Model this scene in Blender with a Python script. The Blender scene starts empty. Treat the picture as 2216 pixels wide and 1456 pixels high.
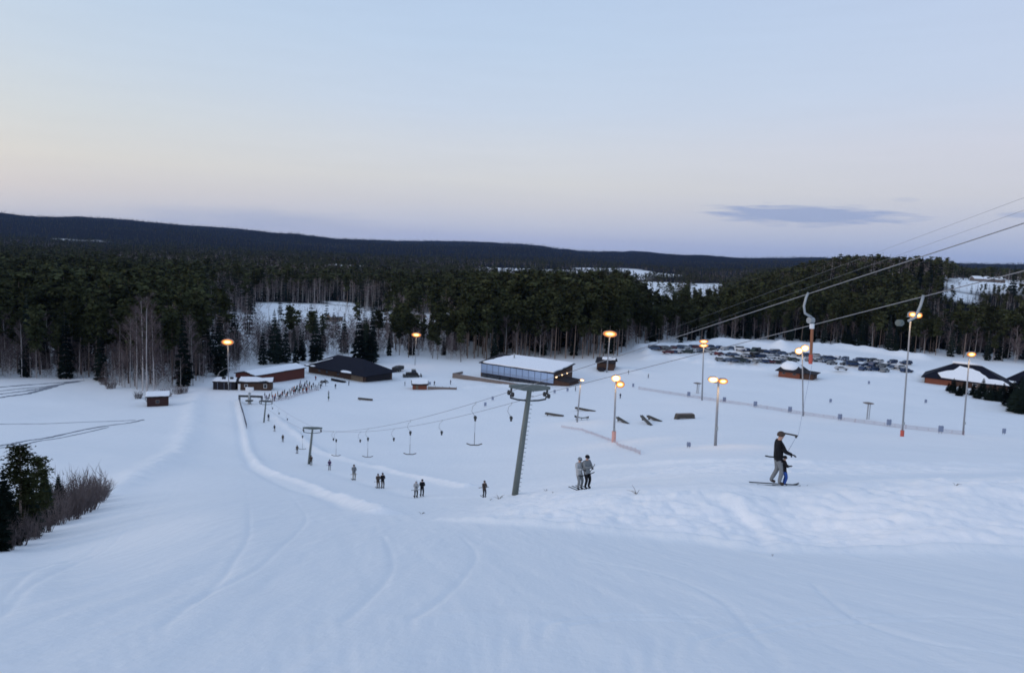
import bpy, bmesh, math, random
import numpy as np
from mathutils import Vector, Matrix, Euler

random.seed(7)
RNG = np.random.default_rng(11)
SC = bpy.context.scene
COL = SC.collection
PI = math.pi

# ------------------------------------------------------------------ camera
W0, H0PX, FPX = 2216.0, 1456.0, 1600.0
PITCH, ROLL = math.radians(6.5), math.radians(2.5)
cam_d = bpy.data.cameras.new('camera')
cam = bpy.data.objects.new('camera', cam_d)
COL.objects.link(cam)
cam_d.sensor_width = 36.0
cam_d.lens = 36.0 * FPX / W0
cam_d.clip_start = 0.1
cam_d.clip_end = 40000
CAMROT = Matrix.Rotation(PI / 2 - PITCH, 3, 'X') @ Matrix.Rotation(ROLL, 3, 'Z')
cam.matrix_world = CAMROT.to_4x4()
SC.camera = cam

def ray(px, py):
    v = CAMROT @ Vector(((px - W0 / 2) / FPX, -(py - H0PX / 2) / FPX, -1.0))
    return v / v.y                      # scaled so that y (depth) is 1

def P(px, py, d):
    return ray(px, py) * d

def project(p):
    v = CAMROT.transposed() @ Vector(p)
    return (W0 / 2 + FPX * v.x / -v.z, H0PX / 2 - FPX * v.y / -v.z)

# ------------------------------------------------------------------ noise
def _hash(ix, iy, seed):
    n = (ix.astype(np.int64) * 374761393 + iy.astype(np.int64) * 668265263 + seed * 1442695041) & 0x7fffffff
    n = ((n ^ (n >> 13)) * 1274126177) & 0x7fffffff
    n = n ^ (n >> 16)
    return (n & 0xffff) / 65535.0

def vnoise(x, y, seed=0):
    ix, iy = np.floor(x), np.floor(y)
    fx, fy = x - ix, y - iy
    fx = fx * fx * fx * (fx * (fx * 6 - 15) + 10)
    fy = fy * fy * fy * (fy * (fy * 6 - 15) + 10)
    a, b = _hash(ix, iy, seed), _hash(ix + 1, iy, seed)
    c, d = _hash(ix, iy + 1, seed), _hash(ix + 1, iy + 1, seed)
    return (a * (1 - fx) + b * fx) * (1 - fy) + (c * (1 - fx) + d * fx) * fy - 0.5

def fbm(x, y, seed=0, oct=4):
    s, amp = 0, 1.0
    for k in range(oct):
        s = s + amp * vnoise(x, y, seed + k * 17)
        x, y, amp = x * 2.03 + 5.1, y * 2.03 - 3.7, amp * 0.5
    return s

def sm(a, b, x):
    t = np.clip((x - a) / (b - a), 0, 1)
    return t * t * (3 - 2 * t)

# ------------------------------------------------------------------ terrain height
def smooth_table(pts, x1, step, sig):
    xs = np.arange(-60, x1, step)
    px, pz = zip(*pts)
    z = np.interp(xs, px, pz)
    lo = xs < px[0]
    z[lo] = pz[0] + (xs[lo] - px[0]) * (pz[1] - pz[0]) / (px[1] - px[0])
    k = np.arange(-int(3 * sig / step), int(3 * sig / step) + 1) * step
    w = np.exp(-0.5 * (k / sig) ** 2); w /= w.sum()
    zp = np.pad(z, len(k) // 2, mode='edge')
    zs = np.convolve(zp, w, mode='valid')
    return xs, zs

FX, FZ = smooth_table([(0, -1.65), (20, -8.0), (43, -15.6), (58, -20.2), (72.6, -24.6), (85.4, -28.0), (97.5, -31.0), (111.5, -34.2),
                       (126, -37.3), (140, -39.9), (168, -43.0), (180, -43.9), (218, -46.6), (260, -48.1), (300, -49), (400, -49.5), (900, -49.5)],
                      900, 0.5, 4.0)
FZ += 0.0
DX, DZ = smooth_table([(-5, 0), (21, 0), (24, 0.5), (30, 2.5), (44, 3.5), (60, 4.3), (100, 6.9), (140, 8.2), (185, 6.2), (235, 5.4), (285, 5.6),
                       (330, 6.2), (400, 6.8), (900, 6.8)], 900, 0.5, 1.6)
def a2px(a): return a * 1600 + 1108
E_PX = [-900, 0, 200, 330, 450, 640, 720, 850, 1000, 1100, 1200, 1400, 1550, 1700, 2216, 3200]
E_V = [25, 26, 30, 25, 21, 19, 11, 13, 15, 16, 11, 10, 8, 8, 11, 14]

CTRL = [(1690, 1037, 30), (1460, 1042, 35.5), (1262, 1047, 43.7), (1116, 1078, 52), (1048, 1073, 57.8), (907, 1076, 72.6), (823, 1053, 85.4), (766, 1034, 97.5), (713, 1018, 111.5)]
_cp = []
def Hbase(x, y):
    z = Hraw(x, y)
    if not _cp:
        for px, py, d in CTRL:
            q = P(px, py, d); _cp.append((q.x, q.y, q.z - float(Hraw(np.array([q.x]), np.array([q.y]))[0])))
    x = np.asarray(x, float); y = np.asarray(y, float)
    num, den = 0.0, 0.12
    for cx_, cy_, dz in _cp:
        w = np.exp(-((x - cx_) ** 2 + (y - cy_) ** 2) / 180.0)
        num = num + w * dz; den = den + w
    return z + num / den

def Hraw(x, y):
    x = np.asarray(x, float); y = np.asarray(y, float)
    yy = np.maximum(y, 8.0)
    a = np.clip(x / yy, -3, 3)
    F = np.interp(y, FX, FZ)
    back = np.minimum(-1.65 - 0.3175 * y, 26)
    F = np.where(y < -4, back, F)
    S = sm(-0.15, 0.36, a)
    dd = y - 0.0 * a + 3.5 * sm(0.36, 0.69, a)
    z = F + np.interp(dd, DX, DZ) * S * np.where(y > 0, 1, 0)
    z = z - 2.2 * sm(-0.36, -0.68, a) * sm(7, 30, y) * (1 - sm(75, 120, y))
    # rise behind the lodge, hill on the right, distant ridges
    z = z + 4 * sm(315, 400, y) * sm(-0.16, -0.02, a) * (1 - sm(0.13, 0.24, a)) * (1 - sm(500, 800, y))
    z = z + (38 - 5 * sm(0.56, 0.62, a)) * sm(430, 860, y) * sm(0.27, 0.47, a) * (1 - 0.6 * sm(1600, 3500, y))
    r = np.hypot(x, y)
    E = np.interp(a2px(a), E_PX, E_V)
    z = z + sm(3000, 7600, r) * (E / 1600 * 7600 + 44) * (1 - 0.35 * sm(8000, 11500, r))
    z = z + fbm(x / 700, y / 700, 3) * (34 * sm(2200, 6500, r) + 7 * sm(700, 1600, r))
    z = z + fbm(x / 38, y / 38, 5, 3) * 0.9 * sm(60, 130, r)
    z = z + fbm(x / 11, y / 11, 9, 3) * 0.16
    return z

def march(hf, px, py):
    v = ray(px, py)
    t = np.geomspace(3, 11500, 2600)
    for _ in range(3):
        h = hf(v.x * t, t) - v.z * t
        idx = np.nonzero(h > 0)[0]
        if len(idx) == 0 or idx[0] == 0:
            i = len(t) - 1 if len(idx) == 0 else 1
        else:
            i = idx[0]
        t = np.linspace(t[i - 1], t[i], 60)
    d = 0.5 * (t[0] + t[-1])
    return v * d

BERMS = []      # (polyline Nx2, height, width)
def berm(pix, h, w):
    pts = np.array([[*march(Hbase, *p).xy] for p in pix])
    if w < .35 and len(pts) > 2:            # round off the corners of thin tracks
        q = np.vstack([2 * pts[0] - pts[1], pts, 2 * pts[-1] - pts[-2]]); out = []
        for i in range(1, len(q) - 2):
            for t in np.linspace(0, 1, 7)[:-1]:
                a, b, c, d = q[i - 1], q[i], q[i + 1], q[i + 2]
                out.append(0.5 * (2 * b + (c - a) * t + (2 * a - 5 * b + 4 * c - d) * t * t + (3 * b - a - 3 * c + d) * t ** 3))
        pts = np.array(out + [pts[-1]])
    BERMS.append((pts, h, w))

def dist_poly(x, y, pts):
    best = np.full(x.shape, 1e9)
    for (x0, y0), (x1, y1) in zip(pts[:-1], pts[1:]):
        dx, dy = x1 - x0, y1 - y0
        t = np.clip(((x - x0) * dx + (y - y0) * dy) / (dx * dx + dy * dy + 1e-9), 0, 1)
        best = np.minimum(best, np.hypot(x - x0 - t * dx, y - y0 - t * dy))
    return best

berm([(519, 868), (528, 915), (541, 975), (560, 1005), (600, 1027), (690, 1058), (780, 1092), (830, 1112)], 0.40, 0.8)
berm([(507, 868), (515, 915), (527, 980), (546, 1014), (588, 1038), (680, 1069), (770, 1103)], -0.2, 0.8)
berm([(600, 905), (650, 945), (700, 982), (820, 1012), (940, 1040), (1010, 1054)], 0.45, 1.0)
berm([(960, 1126), (1100, 1133), (1300, 1148), (1500, 1168), (1650, 1190), (1900, 1194), (2216, 1196), (2600, 1200)], 0.2, 0.36)
berm([(425, 850), (412, 930), (385, 985), (310, 1022), (228, 1072)], 0.6, 2.2)
# furrows and little banks in the rough snow
berm([(1555, 1085), (1610, 1120), (1640, 1165), (1652, 1192)], -0.12, 0.35)
berm([(1575, 1080), (1635, 1118), (1670, 1165), (1690, 1188)], 0.12, 0.5)
berm([(1300, 1012), (1500, 1000), (1750, 1003), (2000, 1005), (2216, 1008)], 0.35, 1.2)
berm([(1180, 1082), (1350, 1078), (1560, 1062), (1800, 1052), (2216, 1050)], 0.06, 0.8)
# single ski tracks curving down the groomed slope
for pl in [[(980, 1456), (1060, 1400), (1180, 1352), (1330, 1330), (1520, 1335)], [(1000, 1470), (1085, 1408), (1200, 1362), (1340, 1340), (1500, 1345)], [(560, 1460), (700, 1370), (800, 1290), (850, 1220), (830, 1160)],
           [(1300, 1460), (1480, 1390), (1700, 1345), (1980, 1330), (2216, 1340)], [(1330, 1470), (1500, 1400), (1720, 1356), (2000, 1341)], [(200, 1460), (380, 1330), (500, 1220), (540, 1120), (530, 1040), (500, 960)],
           [(0, 1330), (120, 1240), (260, 1160), (350, 1090), (400, 1010)], [(0, 1300), (110, 1225), (240, 1150), (330, 1085)], [(700, 1460), (860, 1360), (980, 1270), (1030, 1200), (1000, 1160)], [(1700, 1456), (1640, 1380), (1560, 1300), (1420, 1240), (1250, 1210)],
           [(2216, 1420), (2000, 1390), (1840, 1330), (1760, 1260)], [(420, 1300), (600, 1190), (660, 1110), (620, 1060)]]:
    berm(pl, -0.024, 0.07)
for pl in [[(60, 1290), (160, 1205), (300, 1130)], [(900, 1340), (1100, 1325), (1350, 1380)]]: berm(pl, 0.03, 0.3)
# ploughed snow mounds round the car park
for pl, h, w in [([(1385, 752), (1450, 750), (1520, 745)], 1.8, 4), ([(1545, 743), (1590, 741), (1640, 748), (1690, 756)], 2.4, 5),
                 ([(1690, 757), (1740, 752), (1820, 752), (1880, 760), (1940, 768), (1995, 776)], 2.2, 5),
                 ([(1560, 774), (1600, 774), (1650, 777)], 1.5, 2.0), ([(1400, 764), (1420, 760), (1445, 762)], 2.0, 2.5), ([(1545, 794), (1600, 796), (1650, 799), (1690, 798)], 1.3, 2.0), ([(1790, 806), (1850, 810), (1920, 814), (1990, 816)], 1.3, 2.2), ([(1600, 762), (1650, 764)], 1.6, 2.0), ([(1905, 786), (1960, 790)], 1.5, 2.2), ([(1720, 774), (1760, 776), (1800, 781)], 1.4, 2.2), ([(1840, 795), (1880, 797), (1910, 800)], 1.2, 2.0), ([(1480, 764), (1520, 762), (1550, 764)], 1.4, 2.2), ([(1400, 778), (1440, 772), (1480, 778)], 1.5, 3), ([(1585, 790), (1610, 786), (1640, 790)], 1.6, 2.4),
                 ([(1510, 785), (1528, 783), (1545, 786)], 1.4, 2.2), ([(1950, 800), (2000, 806)], 1.2, 3),
                 ([(1270, 800), (1330, 800), (1390, 806)], 1.0, 4), ([(1020, 838), (1080, 836), (1130, 838)], 0.8, 2.5)]:
    berm(pl, h, w)

TRACK = np.array([[*march(Hbase, *p).xy] for p in [(580, 912), (640, 982), (713, 1018), (823, 1052), (907, 1075), (1048, 1072), (1150, 1062), (1262, 1047), (1460, 1040), (1690, 1037), (2000, 1030), (2300, 1022)]])
EDGE = np.array([[*march(Hbase, *p).xy] for p in [(960, 1126), (1100, 1133), (1300, 1148), (1500, 1168), (1650, 1190), (1900, 1194), (2216, 1196), (2600, 1200)]])

def H(x, y):
    x = np.asarray(x, float); y = np.asarray(y, float)
    z = Hbase(x, y)
    near = (y > 5) & (y < 480)
    if near.any():
        xn, yn = x[near], y[near]
        add = np.zeros_like(xn)
        for pts, h, w in BERMS:
            lo, hi = pts.min(0) - 4 * w, pts.max(0) + 4 * w
            s = (xn > lo[0]) & (xn < hi[0]) & (yn > lo[1]) & (yn < hi[1])
            if s.any():
                q = dist_poly(xn[s], yn[s], pts) / w
                jag = 1.0 if w < .1 else 1 + 0.5 * fbm(xn[s] / (0.9 * abs(w) + 0.3), yn[s] / (0.9 * abs(w) + 0.3), 31, 4)
                add[s] += h * np.exp(-q * q) * jag
        # rough ungroomed snow on the right, with the smooth lift track running through it
        ey = np.interp(xn, EDGE[:, 0], EDGE[:, 1])
        tr = dist_poly(xn, yn, TRACK)
        rough = sm(0.0, 2.0, yn - ey) * sm(-3, 2.5, xn) * (1 - sm(55, 85, yn)) * sm(1.7, 4.2, tr)
        lump = fbm(xn / 3.0, yn / 2.2, 41, 4) * 0.26 + np.abs(fbm(xn / 1.1, yn / 0.9, 43, 3)) * 0.24 - 0.06 + fbm(xn / 0.42, yn / 0.38, 47, 2) * 0.07 * (1 - sm(30, 55, yn))
        add += rough * lump
        add += -0.22 * np.exp(-(tr / 1.4) ** 2) * (1 - sm(90, 130, yn))
        # ski tracks scored into the groomed slope
        add += fbm(xn / 0.7 + yn * 0.25, yn / 6.0, 51, 3) * 0.042 * (1 - sm(40, 90, yn))
        z[near] += add
    return z

def Hs(x, y): return float(H(np.array([x]), np.array([y]))[0])
def G(px, py): return march(H, px, py)
def on(x, y): return Vector((x, y, Hs(x, y)))
def top_z(b, py):
    """height above b at which the vertical over b reaches picture row py"""
    lo, hi = 0.0, 80.0
    for _ in range(40):
        m = (lo + hi) / 2
        if project((b.x, b.y, b.z + m))[1] > py: lo = m
        else: hi = m
    return lo

# ------------------------------------------------------------------ materials
def srgb(r, g, b):
    f = lambda c: (c / 255 / 12.92) if c / 255 <= 0.04045 else ((c / 255 + 0.055) / 1.055) ** 2.4
    return (f(r), f(g), f(b), 1.0)

MATS = {}
def mat(name, col, rough=0.7, metal=0.0, scale=3.0, var=0.25, bump=0.0, emit=None, estr=0.0, rand=0.0, world=False):
    if name in MATS: return MATS[name]
    m = bpy.data.materials.new(name); m.use_nodes = True
    nt = m.node_tree; b = nt.nodes['Principled BSDF']
    col = tuple(col[:3]) + (1.0,)
    b.inputs['Roughness'].default_value = rough
    b.inputs['Metallic'].default_value = metal
    b.inputs['Specular IOR Level'].default_value = 0.0 if world else (0.15 if rough > 0.6 else 0.5)
    tc = nt.nodes.new('ShaderNodeTexCoord')
    nz = nt.nodes.new('ShaderNodeTexNoise'); nz.inputs['Scale'].default_value = scale; nz.inputs['Detail'].default_value = 4
    if world:
        geo = nt.nodes.new('ShaderNodeNewGeometry'); nt.links.new(geo.outputs['Position'], nz.inputs['Vector'])
    else: nt.links.new(tc.outputs['Object'], nz.inputs['Vector'])
    mix = nt.nodes.new('ShaderNodeMix'); mix.data_type = 'RGBA'
    mix.inputs[6].default_value = tuple(c * (1 - var) for c in col[:3]) + (1,)
    mix.inputs[7].default_value = tuple(min(1, c * (1 + var)) for c in col[:3]) + (1,)
    nt.links.new(nz.outputs['Fac'], mix.inputs[0])
    out = mix.outputs[2]
    if world:                       # slow drift of tone from tree to tree
        n2 = nt.nodes.new('ShaderNodeTexNoise'); n2.inputs['Scale'].default_value = 0.09; n2.inputs['Detail'].default_value = 2
        nt.links.new(geo.outputs['Position'], n2.inputs['Vector'])
        m2 = nt.nodes.new('ShaderNodeMapRange'); m2.inputs[1].default_value = .3; m2.inputs[2].default_value = .7; m2.inputs[3].default_value = .45; m2.inputs[4].default_value = 1.6
        nt.links.new(n2.outputs['Fac'], m2.inputs[0])
        h2 = nt.nodes.new('ShaderNodeHueSaturation'); nt.links.new(m2.outputs[0], h2.inputs['Value']); nt.links.new(out, h2.inputs['Color']); out = h2.outputs[0]
    if rand > 0:
        oi = nt.nodes.new('ShaderNodeObjectInfo')
        hs = nt.nodes.new('ShaderNodeHueSaturation')
        mr = nt.nodes.new('ShaderNodeMapRange'); mr.inputs[3].default_value = 1 - rand; mr.inputs[4].default_value = 1 + rand
        nt.links.new(oi.outputs['Random'], mr.inputs[0]); nt.links.new(mr.outputs[0], hs.inputs['Value'])
        nt.links.new(out, hs.inputs['Color']); out = hs.outputs[0]
    nt.links.new(out, b.inputs['Base Color'])
    if bump:
        bp = nt.nodes.new('ShaderNodeBump'); bp.inputs['Strength'].default_value = bump
        nt.links.new(nz.outputs['Fac'], bp.inputs['Height']); nt.links.new(bp.outputs[0], b.inputs['Normal'])
    if emit:
        b.inputs['Emission Color'].default_value = tuple(emit[:3]) + (1,)
        b.inputs['Emission Strength'].default_value = estr
    MATS[name] = m
    return m

def snow_material():
    m = bpy.data.materials.new('snow_ground'); m.use_nodes = True
    nt = m.node_tree; b = nt.nodes['Principled BSDF']; L = nt.links.new
    b.inputs['Roughness'].default_value = 0.65; b.inputs['Specular IOR Level'].default_value = 0.25
    geo = nt.nodes.new('ShaderNodeNewGeometry')
    n1 = nt.nodes.new('ShaderNodeTexNoise'); n1.inputs['Scale'].default_value = 0.06; n1.inputs['Detail'].default_value = 6
    L(geo.outputs['Position'], n1.inputs['Vector'])
    snow = nt.nodes.new('ShaderNodeMix'); snow.data_type = 'RGBA'
    snow.inputs[6].default_value = (0.80, 0.83, 0.865, 1); snow.inputs[7].default_value = (0.86, 0.88, 0.91, 1)
    L(n1.outputs['Fac'], snow.inputs[0])
    fa = nt.nodes.new('ShaderNodeAttribute'); fa.attribute_name = 'pale_snow'        # rough bank and ridges whiter than the piste
    fm_ = nt.nodes.new('ShaderNodeMix'); fm_.data_type = 'RGBA'; fm_.inputs[7].default_value = (0.95, 0.94, 0.95, 1)
    L(fa.outputs['Fac'], fm_.inputs[0]); L(snow.outputs[2], fm_.inputs[6])
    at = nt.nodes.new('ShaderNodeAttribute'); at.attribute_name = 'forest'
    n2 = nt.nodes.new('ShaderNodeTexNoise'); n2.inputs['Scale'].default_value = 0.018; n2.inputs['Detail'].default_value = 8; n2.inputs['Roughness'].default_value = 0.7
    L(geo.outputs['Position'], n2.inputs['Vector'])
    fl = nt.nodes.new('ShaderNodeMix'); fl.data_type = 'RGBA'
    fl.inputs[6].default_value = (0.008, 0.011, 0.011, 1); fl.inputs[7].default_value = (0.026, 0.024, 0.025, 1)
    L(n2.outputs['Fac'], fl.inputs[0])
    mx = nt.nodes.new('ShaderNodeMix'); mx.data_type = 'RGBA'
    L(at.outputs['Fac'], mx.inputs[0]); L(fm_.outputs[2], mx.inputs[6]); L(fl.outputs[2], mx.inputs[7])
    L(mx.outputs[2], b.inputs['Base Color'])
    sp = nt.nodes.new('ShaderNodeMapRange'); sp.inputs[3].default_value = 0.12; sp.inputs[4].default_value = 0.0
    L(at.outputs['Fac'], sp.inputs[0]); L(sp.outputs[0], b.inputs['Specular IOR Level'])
    # fine surface relief: grain plus stretched grooming streaks
    mp = nt.nodes.new('ShaderNodeMapping'); mp.inputs['Scale'].default_value = (1.0, 0.16, 0.3); mp.inputs['Rotation'].default_value = (0, 0, 0.42)
    L(geo.outputs['Position'], mp.inputs['Vector'])
    n3 = nt.nodes.new('ShaderNodeTexNoise'); n3.inputs['Scale'].default_value = 1.6; n3.inputs['Detail'].default_value = 6
    L(mp.outputs[0], n3.inputs['Vector'])
    n4 = nt.nodes.new('ShaderNodeTexNoise'); n4.inputs['Scale'].default_value = 0.55; n4.inputs['Detail'].default_value = 8; n4.inputs['Roughness'].default_value = 0.6
    L(geo.outputs['Position'], n4.inputs['Vector'])
    n5 = nt.nodes.new('ShaderNodeTexNoise'); n5.inputs['Scale'].default_value = 7.0; n5.inputs['Detail'].default_value = 5; L(geo.outputs['Position'], n5.inputs['Vector'])
    a5 = nt.nodes.new('ShaderNodeMath'); a5.operation = 'MULTIPLY_ADD'; a5.inputs[1].default_value = .22; L(n5.outputs['Fac'], a5.inputs[0])
    ad = nt.nodes.new('ShaderNodeMath'); ad.operation = 'ADD'
    L(n3.outputs['Fac'], ad.inputs[0]); L(n4.outputs['Fac'], ad.inputs[1])
    bp = nt.nodes.new('ShaderNodeBump'); bp.inputs['Strength'].default_value = 0.35; bp.inputs['Distance'].default_value = 0.18
    L(ad.outputs[0], a5.inputs[2]); L(a5.outputs[0], bp.inputs['Height']); L(bp.outputs[0], b.inputs['Normal'])
    return m

M_SNOW = mat('snow_cover', (0.86, 0.88, 0.92), 0.65, 0, 1.5, 0.05, 0.15)
M_PINE = mat('pine_needles', (0.036, 0.041, 0.020), 0.8, 0, 0.5, 0.6, world=True, rand=0.35)
M_SPRUCE = mat('spruce_needles', (0.015, 0.023, 0.019), 0.8, 0, 0.5, 0.55, world=True, rand=0.35)
M_TWIG = mat('birch_twigs', (0.115, 0.090, 0.090), 0.85, 0, 0.4, 0.35, world=True, rand=0.3)
M_BARKP = mat('pine_bark', (0.17, 0.13, 0.11), 0.9, 0, 2.0, 0.4, rand=0.3)
M_BARKD = mat('spruce_bark', (0.085, 0.07, 0.06), 0.9, 0, 2.0, 0.4)
M_BARKB = mat('birch_bark', (0.42, 0.40, 0.40), 0.85, 0, 1.6, 0.45, rand=0.25)
M_RED = mat('red_boards', (0.105, 0.036, 0.028), 0.8, 0, 5, 0.3)
M_DARKRED = mat('dark_stained_boards', (0.05, 0.026, 0.024), 0.8, 0, 5, 0.3)
M_REDB = mat('reddish_boards', (0.20, 0.072, 0.046), 0.8, 0, 5, 0.3)
M_BROWN = mat('brown_boards', (0.075, 0.045, 0.034), 0.8, 0, 5, 0.3)
M_TAN = mat('tan_boards', (0.17, 0.13, 0.095), 0.8, 0, 4, 0.25)
M_GREYW = mat('weathered_boards', (0.20, 0.165, 0.15), 0.85, 0, 4, 0.25)
M_DARK = mat('dark_boards', (0.022, 0.020, 0.024), 0.8, 0, 4, 0.3)
M_ROOF = mat('navy_roof', (0.007, 0.008, 0.018), 0.75, 0, 1, 0.25)
M_MAROON = mat('maroon_roof', (0.07, 0.018, 0.03), 0.6, 0, 2, 0.3)
M_WHITE = mat('white_paint', (0.72, 0.73, 0.75), 0.5, 0, 4, 0.08)
M_STEEL = mat('galvanised_steel', (0.33, 0.35, 0.36), 0.5, 0.35, 2, 0.2)
M_POLE = mat('grey_pole', (0.27, 0.28, 0.30), 0.6, 0.0, 1.2, 0.2)
M_MAST = mat('green_grey_mast', (0.13, 0.15, 0.14), 0.55, 0.1, 1.5, 0.2)
M_MDARK = mat('dark_steel', (0.055, 0.058, 0.06), 0.6, 0.3, 2, 0.25)
M_CABLE = mat('wire_rope', (0.24, 0.24, 0.25), 0.5, 0.4, 5, 0.15)
M_ORANGE = mat('orange_tube', (0.27, 0.10, 0.045), 0.5, 0, 3, 0.15)
M_PAD = mat('red_padding', (0.5, 0.09, 0.06), 0.6, 0, 3, 0.15)
M_PADP = mat('faded_padding', (0.62, 0.33, 0.28), 0.6, 0, 3, 0.15)
M_GLASS = mat('lodge_glass', (0.35, 0.47, 0.66), 0.3, 0.8, 0.6, 0.12)
M_DGLASS = mat('dark_glass', (0.02, 0.025, 0.035), 0.12, 0.0, 2, 0.2)
M_MESHNET = mat('orange_net', (0.27, 0.15, 0.15), 0.7, 0, 4, 0.2)
M_PALENET = mat('faded_net', (0.52, 0.43, 0.45), 0.7, 0, 4, 0.2)
M_DNET = mat('dark_net', (0.10, 0.11, 0.14), 0.7, 0, 4, 0.2)
M_SLATE = mat('slate_marker', (0.22, 0.26, 0.36), 0.7, 0, 3, 0.2)
M_RUST = mat('grind_rail', (0.07, 0.06, 0.05), 0.6, 0.2, 4, 0.3)
M_BLACK = mat('black_plastic', (0.012, 0.012, 0.014), 0.6, 0, 4, 0.2)
M_SKIN = mat('skin', (0.45, 0.27, 0.2), 0.6, 0, 8, 0.1)
M_LAMP = mat('lit_lamp', (1, 0.8, 0.5), 0.4, 0, 1, 0.0, emit=(1.0, 0.46, 0.10), estr=7)
M_HALO_BRIGHT = mat('bright_halo', (.9, .5, .2), 0.5, 0, 1, 0.0, emit=(1.0, 0.33, 0.04), estr=1.5)  # emissive orange imitating the camera bloom round a lens
M_HALO_DIM = mat('dim_halo', (.5, .2, .06), 0.5, 0, 1, 0.0, emit=(1.0, 0.24, 0.02), estr=.42)  # weaker, deeper orange for the outer part of the imitated bloom
M_LAMPW = mat('lit_lamp_pale', (1, 0.85, 0.6), 0.4, 0, 1, 0.0, emit=(1.0, 0.62, 0.24), estr=6)
M_LAMPS = mat('lit_wall_lamp', (1, 0.85, 0.6), 0.4, 0, 1, 0.0, emit=(1.0, 0.70, 0.36), estr=3.5)
M_LAMPY = mat('lit_lamp_yellow', (1, 0.8, 0.3), 0.4, 0, 1, 0.0, emit=(1.0, 0.58, 0.12), estr=8)
M_TWIGD = mat('dry_twig', (0.16, 0.135, 0.11), 0.9, 0, 6, 0.3)

# ------------------------------------------------------------------ mesh helpers
def tag(o, label=None, cat=None, group=None, kind=None):
    if label: o['label'] = label
    if cat: o['category'] = cat
    if group: o['group'] = group
    if kind: o['kind'] = kind
    return o

def link(name, me, parent=None):
    o = bpy.data.objects.new(name, me); COL.objects.link(o)
    if parent is not None: o.parent = parent
    return o

def empty(name, loc, rz=0.0):
    o = bpy.data.objects.new(name, None); COL.objects.link(o)
    o.location = loc; o.rotation_euler = (0, 0, rz); o.empty_display_size = 0.3
    return o

def np_mesh(name, V, T, mats, mi=None, smooth=False):
    V = np.asarray(V, np.float32); T = np.asarray(T, np.int32)
    me = bpy.data.meshes.new(name)
    k = T.shape[1]
    me.vertices.add(len(V)); me.vertices.foreach_set('co', V.ravel())
    me.loops.add(T.size); me.loops.foreach_set('vertex_index', T.ravel())
    me.polygons.add(len(T)); me.polygons.foreach_set('loop_start', np.arange(0, T.size, k, dtype=np.int32))
    try: me.polygons.foreach_set('loop_total', np.full(len(T), k, np.int32))
    except Exception: pass
    for m in (mats if isinstance(mats, (list, tuple)) else [mats]): me.materials.append(m)
    if mi is not None: me.polygons.foreach_set('material_index', np.asarray(mi, np.int32))
    if smooth: me.polygons.foreach_set('use_smooth', np.ones(len(T), bool))
    me.update(calc_edges=True); me.validate()
    return me

class MB:
    """collects boxes, tubes and polygons into one mesh"""
    def __init__(self): self.v, self.f = [], []
    def add(self, vs, fs):
        n = len(self.v); self.v += [tuple(v) for v in vs]; self.f += [tuple(i + n for i in f) for f in fs]; return self
    def box(self, c, s, rz=0.0, mtx=None):
        R = mtx if mtx is not None else Matrix.Rotation(rz, 3, 'Z')
        c = Vector(c)
        vs = [c + R @ Vector((sx * s[0] / 2, sy * s[1] / 2, sz * s[2] / 2)) for sz in (-1, 1) for sy in (-1, 1) for sx in (-1, 1)]
        return self.add(vs, [(0, 2, 3, 1), (4, 5, 7, 6), (0, 1, 5, 4), (2, 6, 7, 3), (0, 4, 6, 2), (1, 3, 7, 5)])
    def tube(self, pts, rad, n=8, caps=True):
        pts = [Vector(p) for p in pts]
        if not isinstance(rad, (list, tuple)): rad = [rad] * len(pts)
        vs, fs = [], []
        up = None
        for i, p in enumerate(pts):
            t = (pts[min(i + 1, len(pts) - 1)] - pts[max(i - 1, 0)]).normalized()
            ref = Vector((0, 0, 1)) if abs(t.z) < 0.9 else Vector((1, 0, 0))
            u = t.cross(ref).normalized()
            if up is not None and u.dot(up) < 0: u = -u
            up = u; w = t.cross(u)
            for k in range(n):
                an = 2 * PI * k / n
                vs.append(p + (u * math.cos(an) + w * math.sin(an)) * rad[i])
        for i in range(len(pts) - 1):
            for k in range(n):
                a, b = i * n + k, i * n + (k + 1) % n
                fs.append((a, b, b + n, a + n))
        if caps:
            fs.append(tuple(range(n))[::-1]); fs.append(tuple((len(pts) - 1) * n + k for k in range(n)))
        return self.add(vs, fs)
    def prism(self, poly, ax, thick):
        """polygon (list of 3D points) pushed along vector ax*thick"""
        poly = [Vector(p) for p in poly]; d = Vector(ax).normalized() * thick; n = len(poly)
        fs = [tuple(range(n))[::-1], tuple(range(n, 2 * n))] + [(i, (i + 1) % n, (i + 1) % n + n, i + n) for i in range(n)]
        return self.add(poly + [p + d for p in poly], fs)
    def build(self, name, m, parent=None, bevel=0.0, smooth=False, fix=True):
        me = bpy.data.meshes.new(name); me.from_pydata(self.v, [], self.f)
        bm = bmesh.new(); bm.from_mesh(me)
        if fix: bmesh.ops.recalc_face_normals(bm, faces=bm.faces)
        if bevel > 0:
            bmesh.ops.bevel(bm, geom=[e for e in bm.edges if e.is_manifold and e.calc_face_angle(0) > 0.6], offset=bevel, segments=2, affect='EDGES', profile=0.5)
        if smooth:
            for f in bm.faces: f.smooth = True
        bm.to_mesh(me); bm.free()
        me.materials.append(m)
        return link(name, me, parent)

def kids(o): return [c for c in o.children]
def copy_tree(o, parent=None):
    c = o.copy(); COL.objects.link(c)
    if parent is not None: c.parent = parent
    for ch in kids(o): copy_tree(ch, c)
    return c

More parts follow.
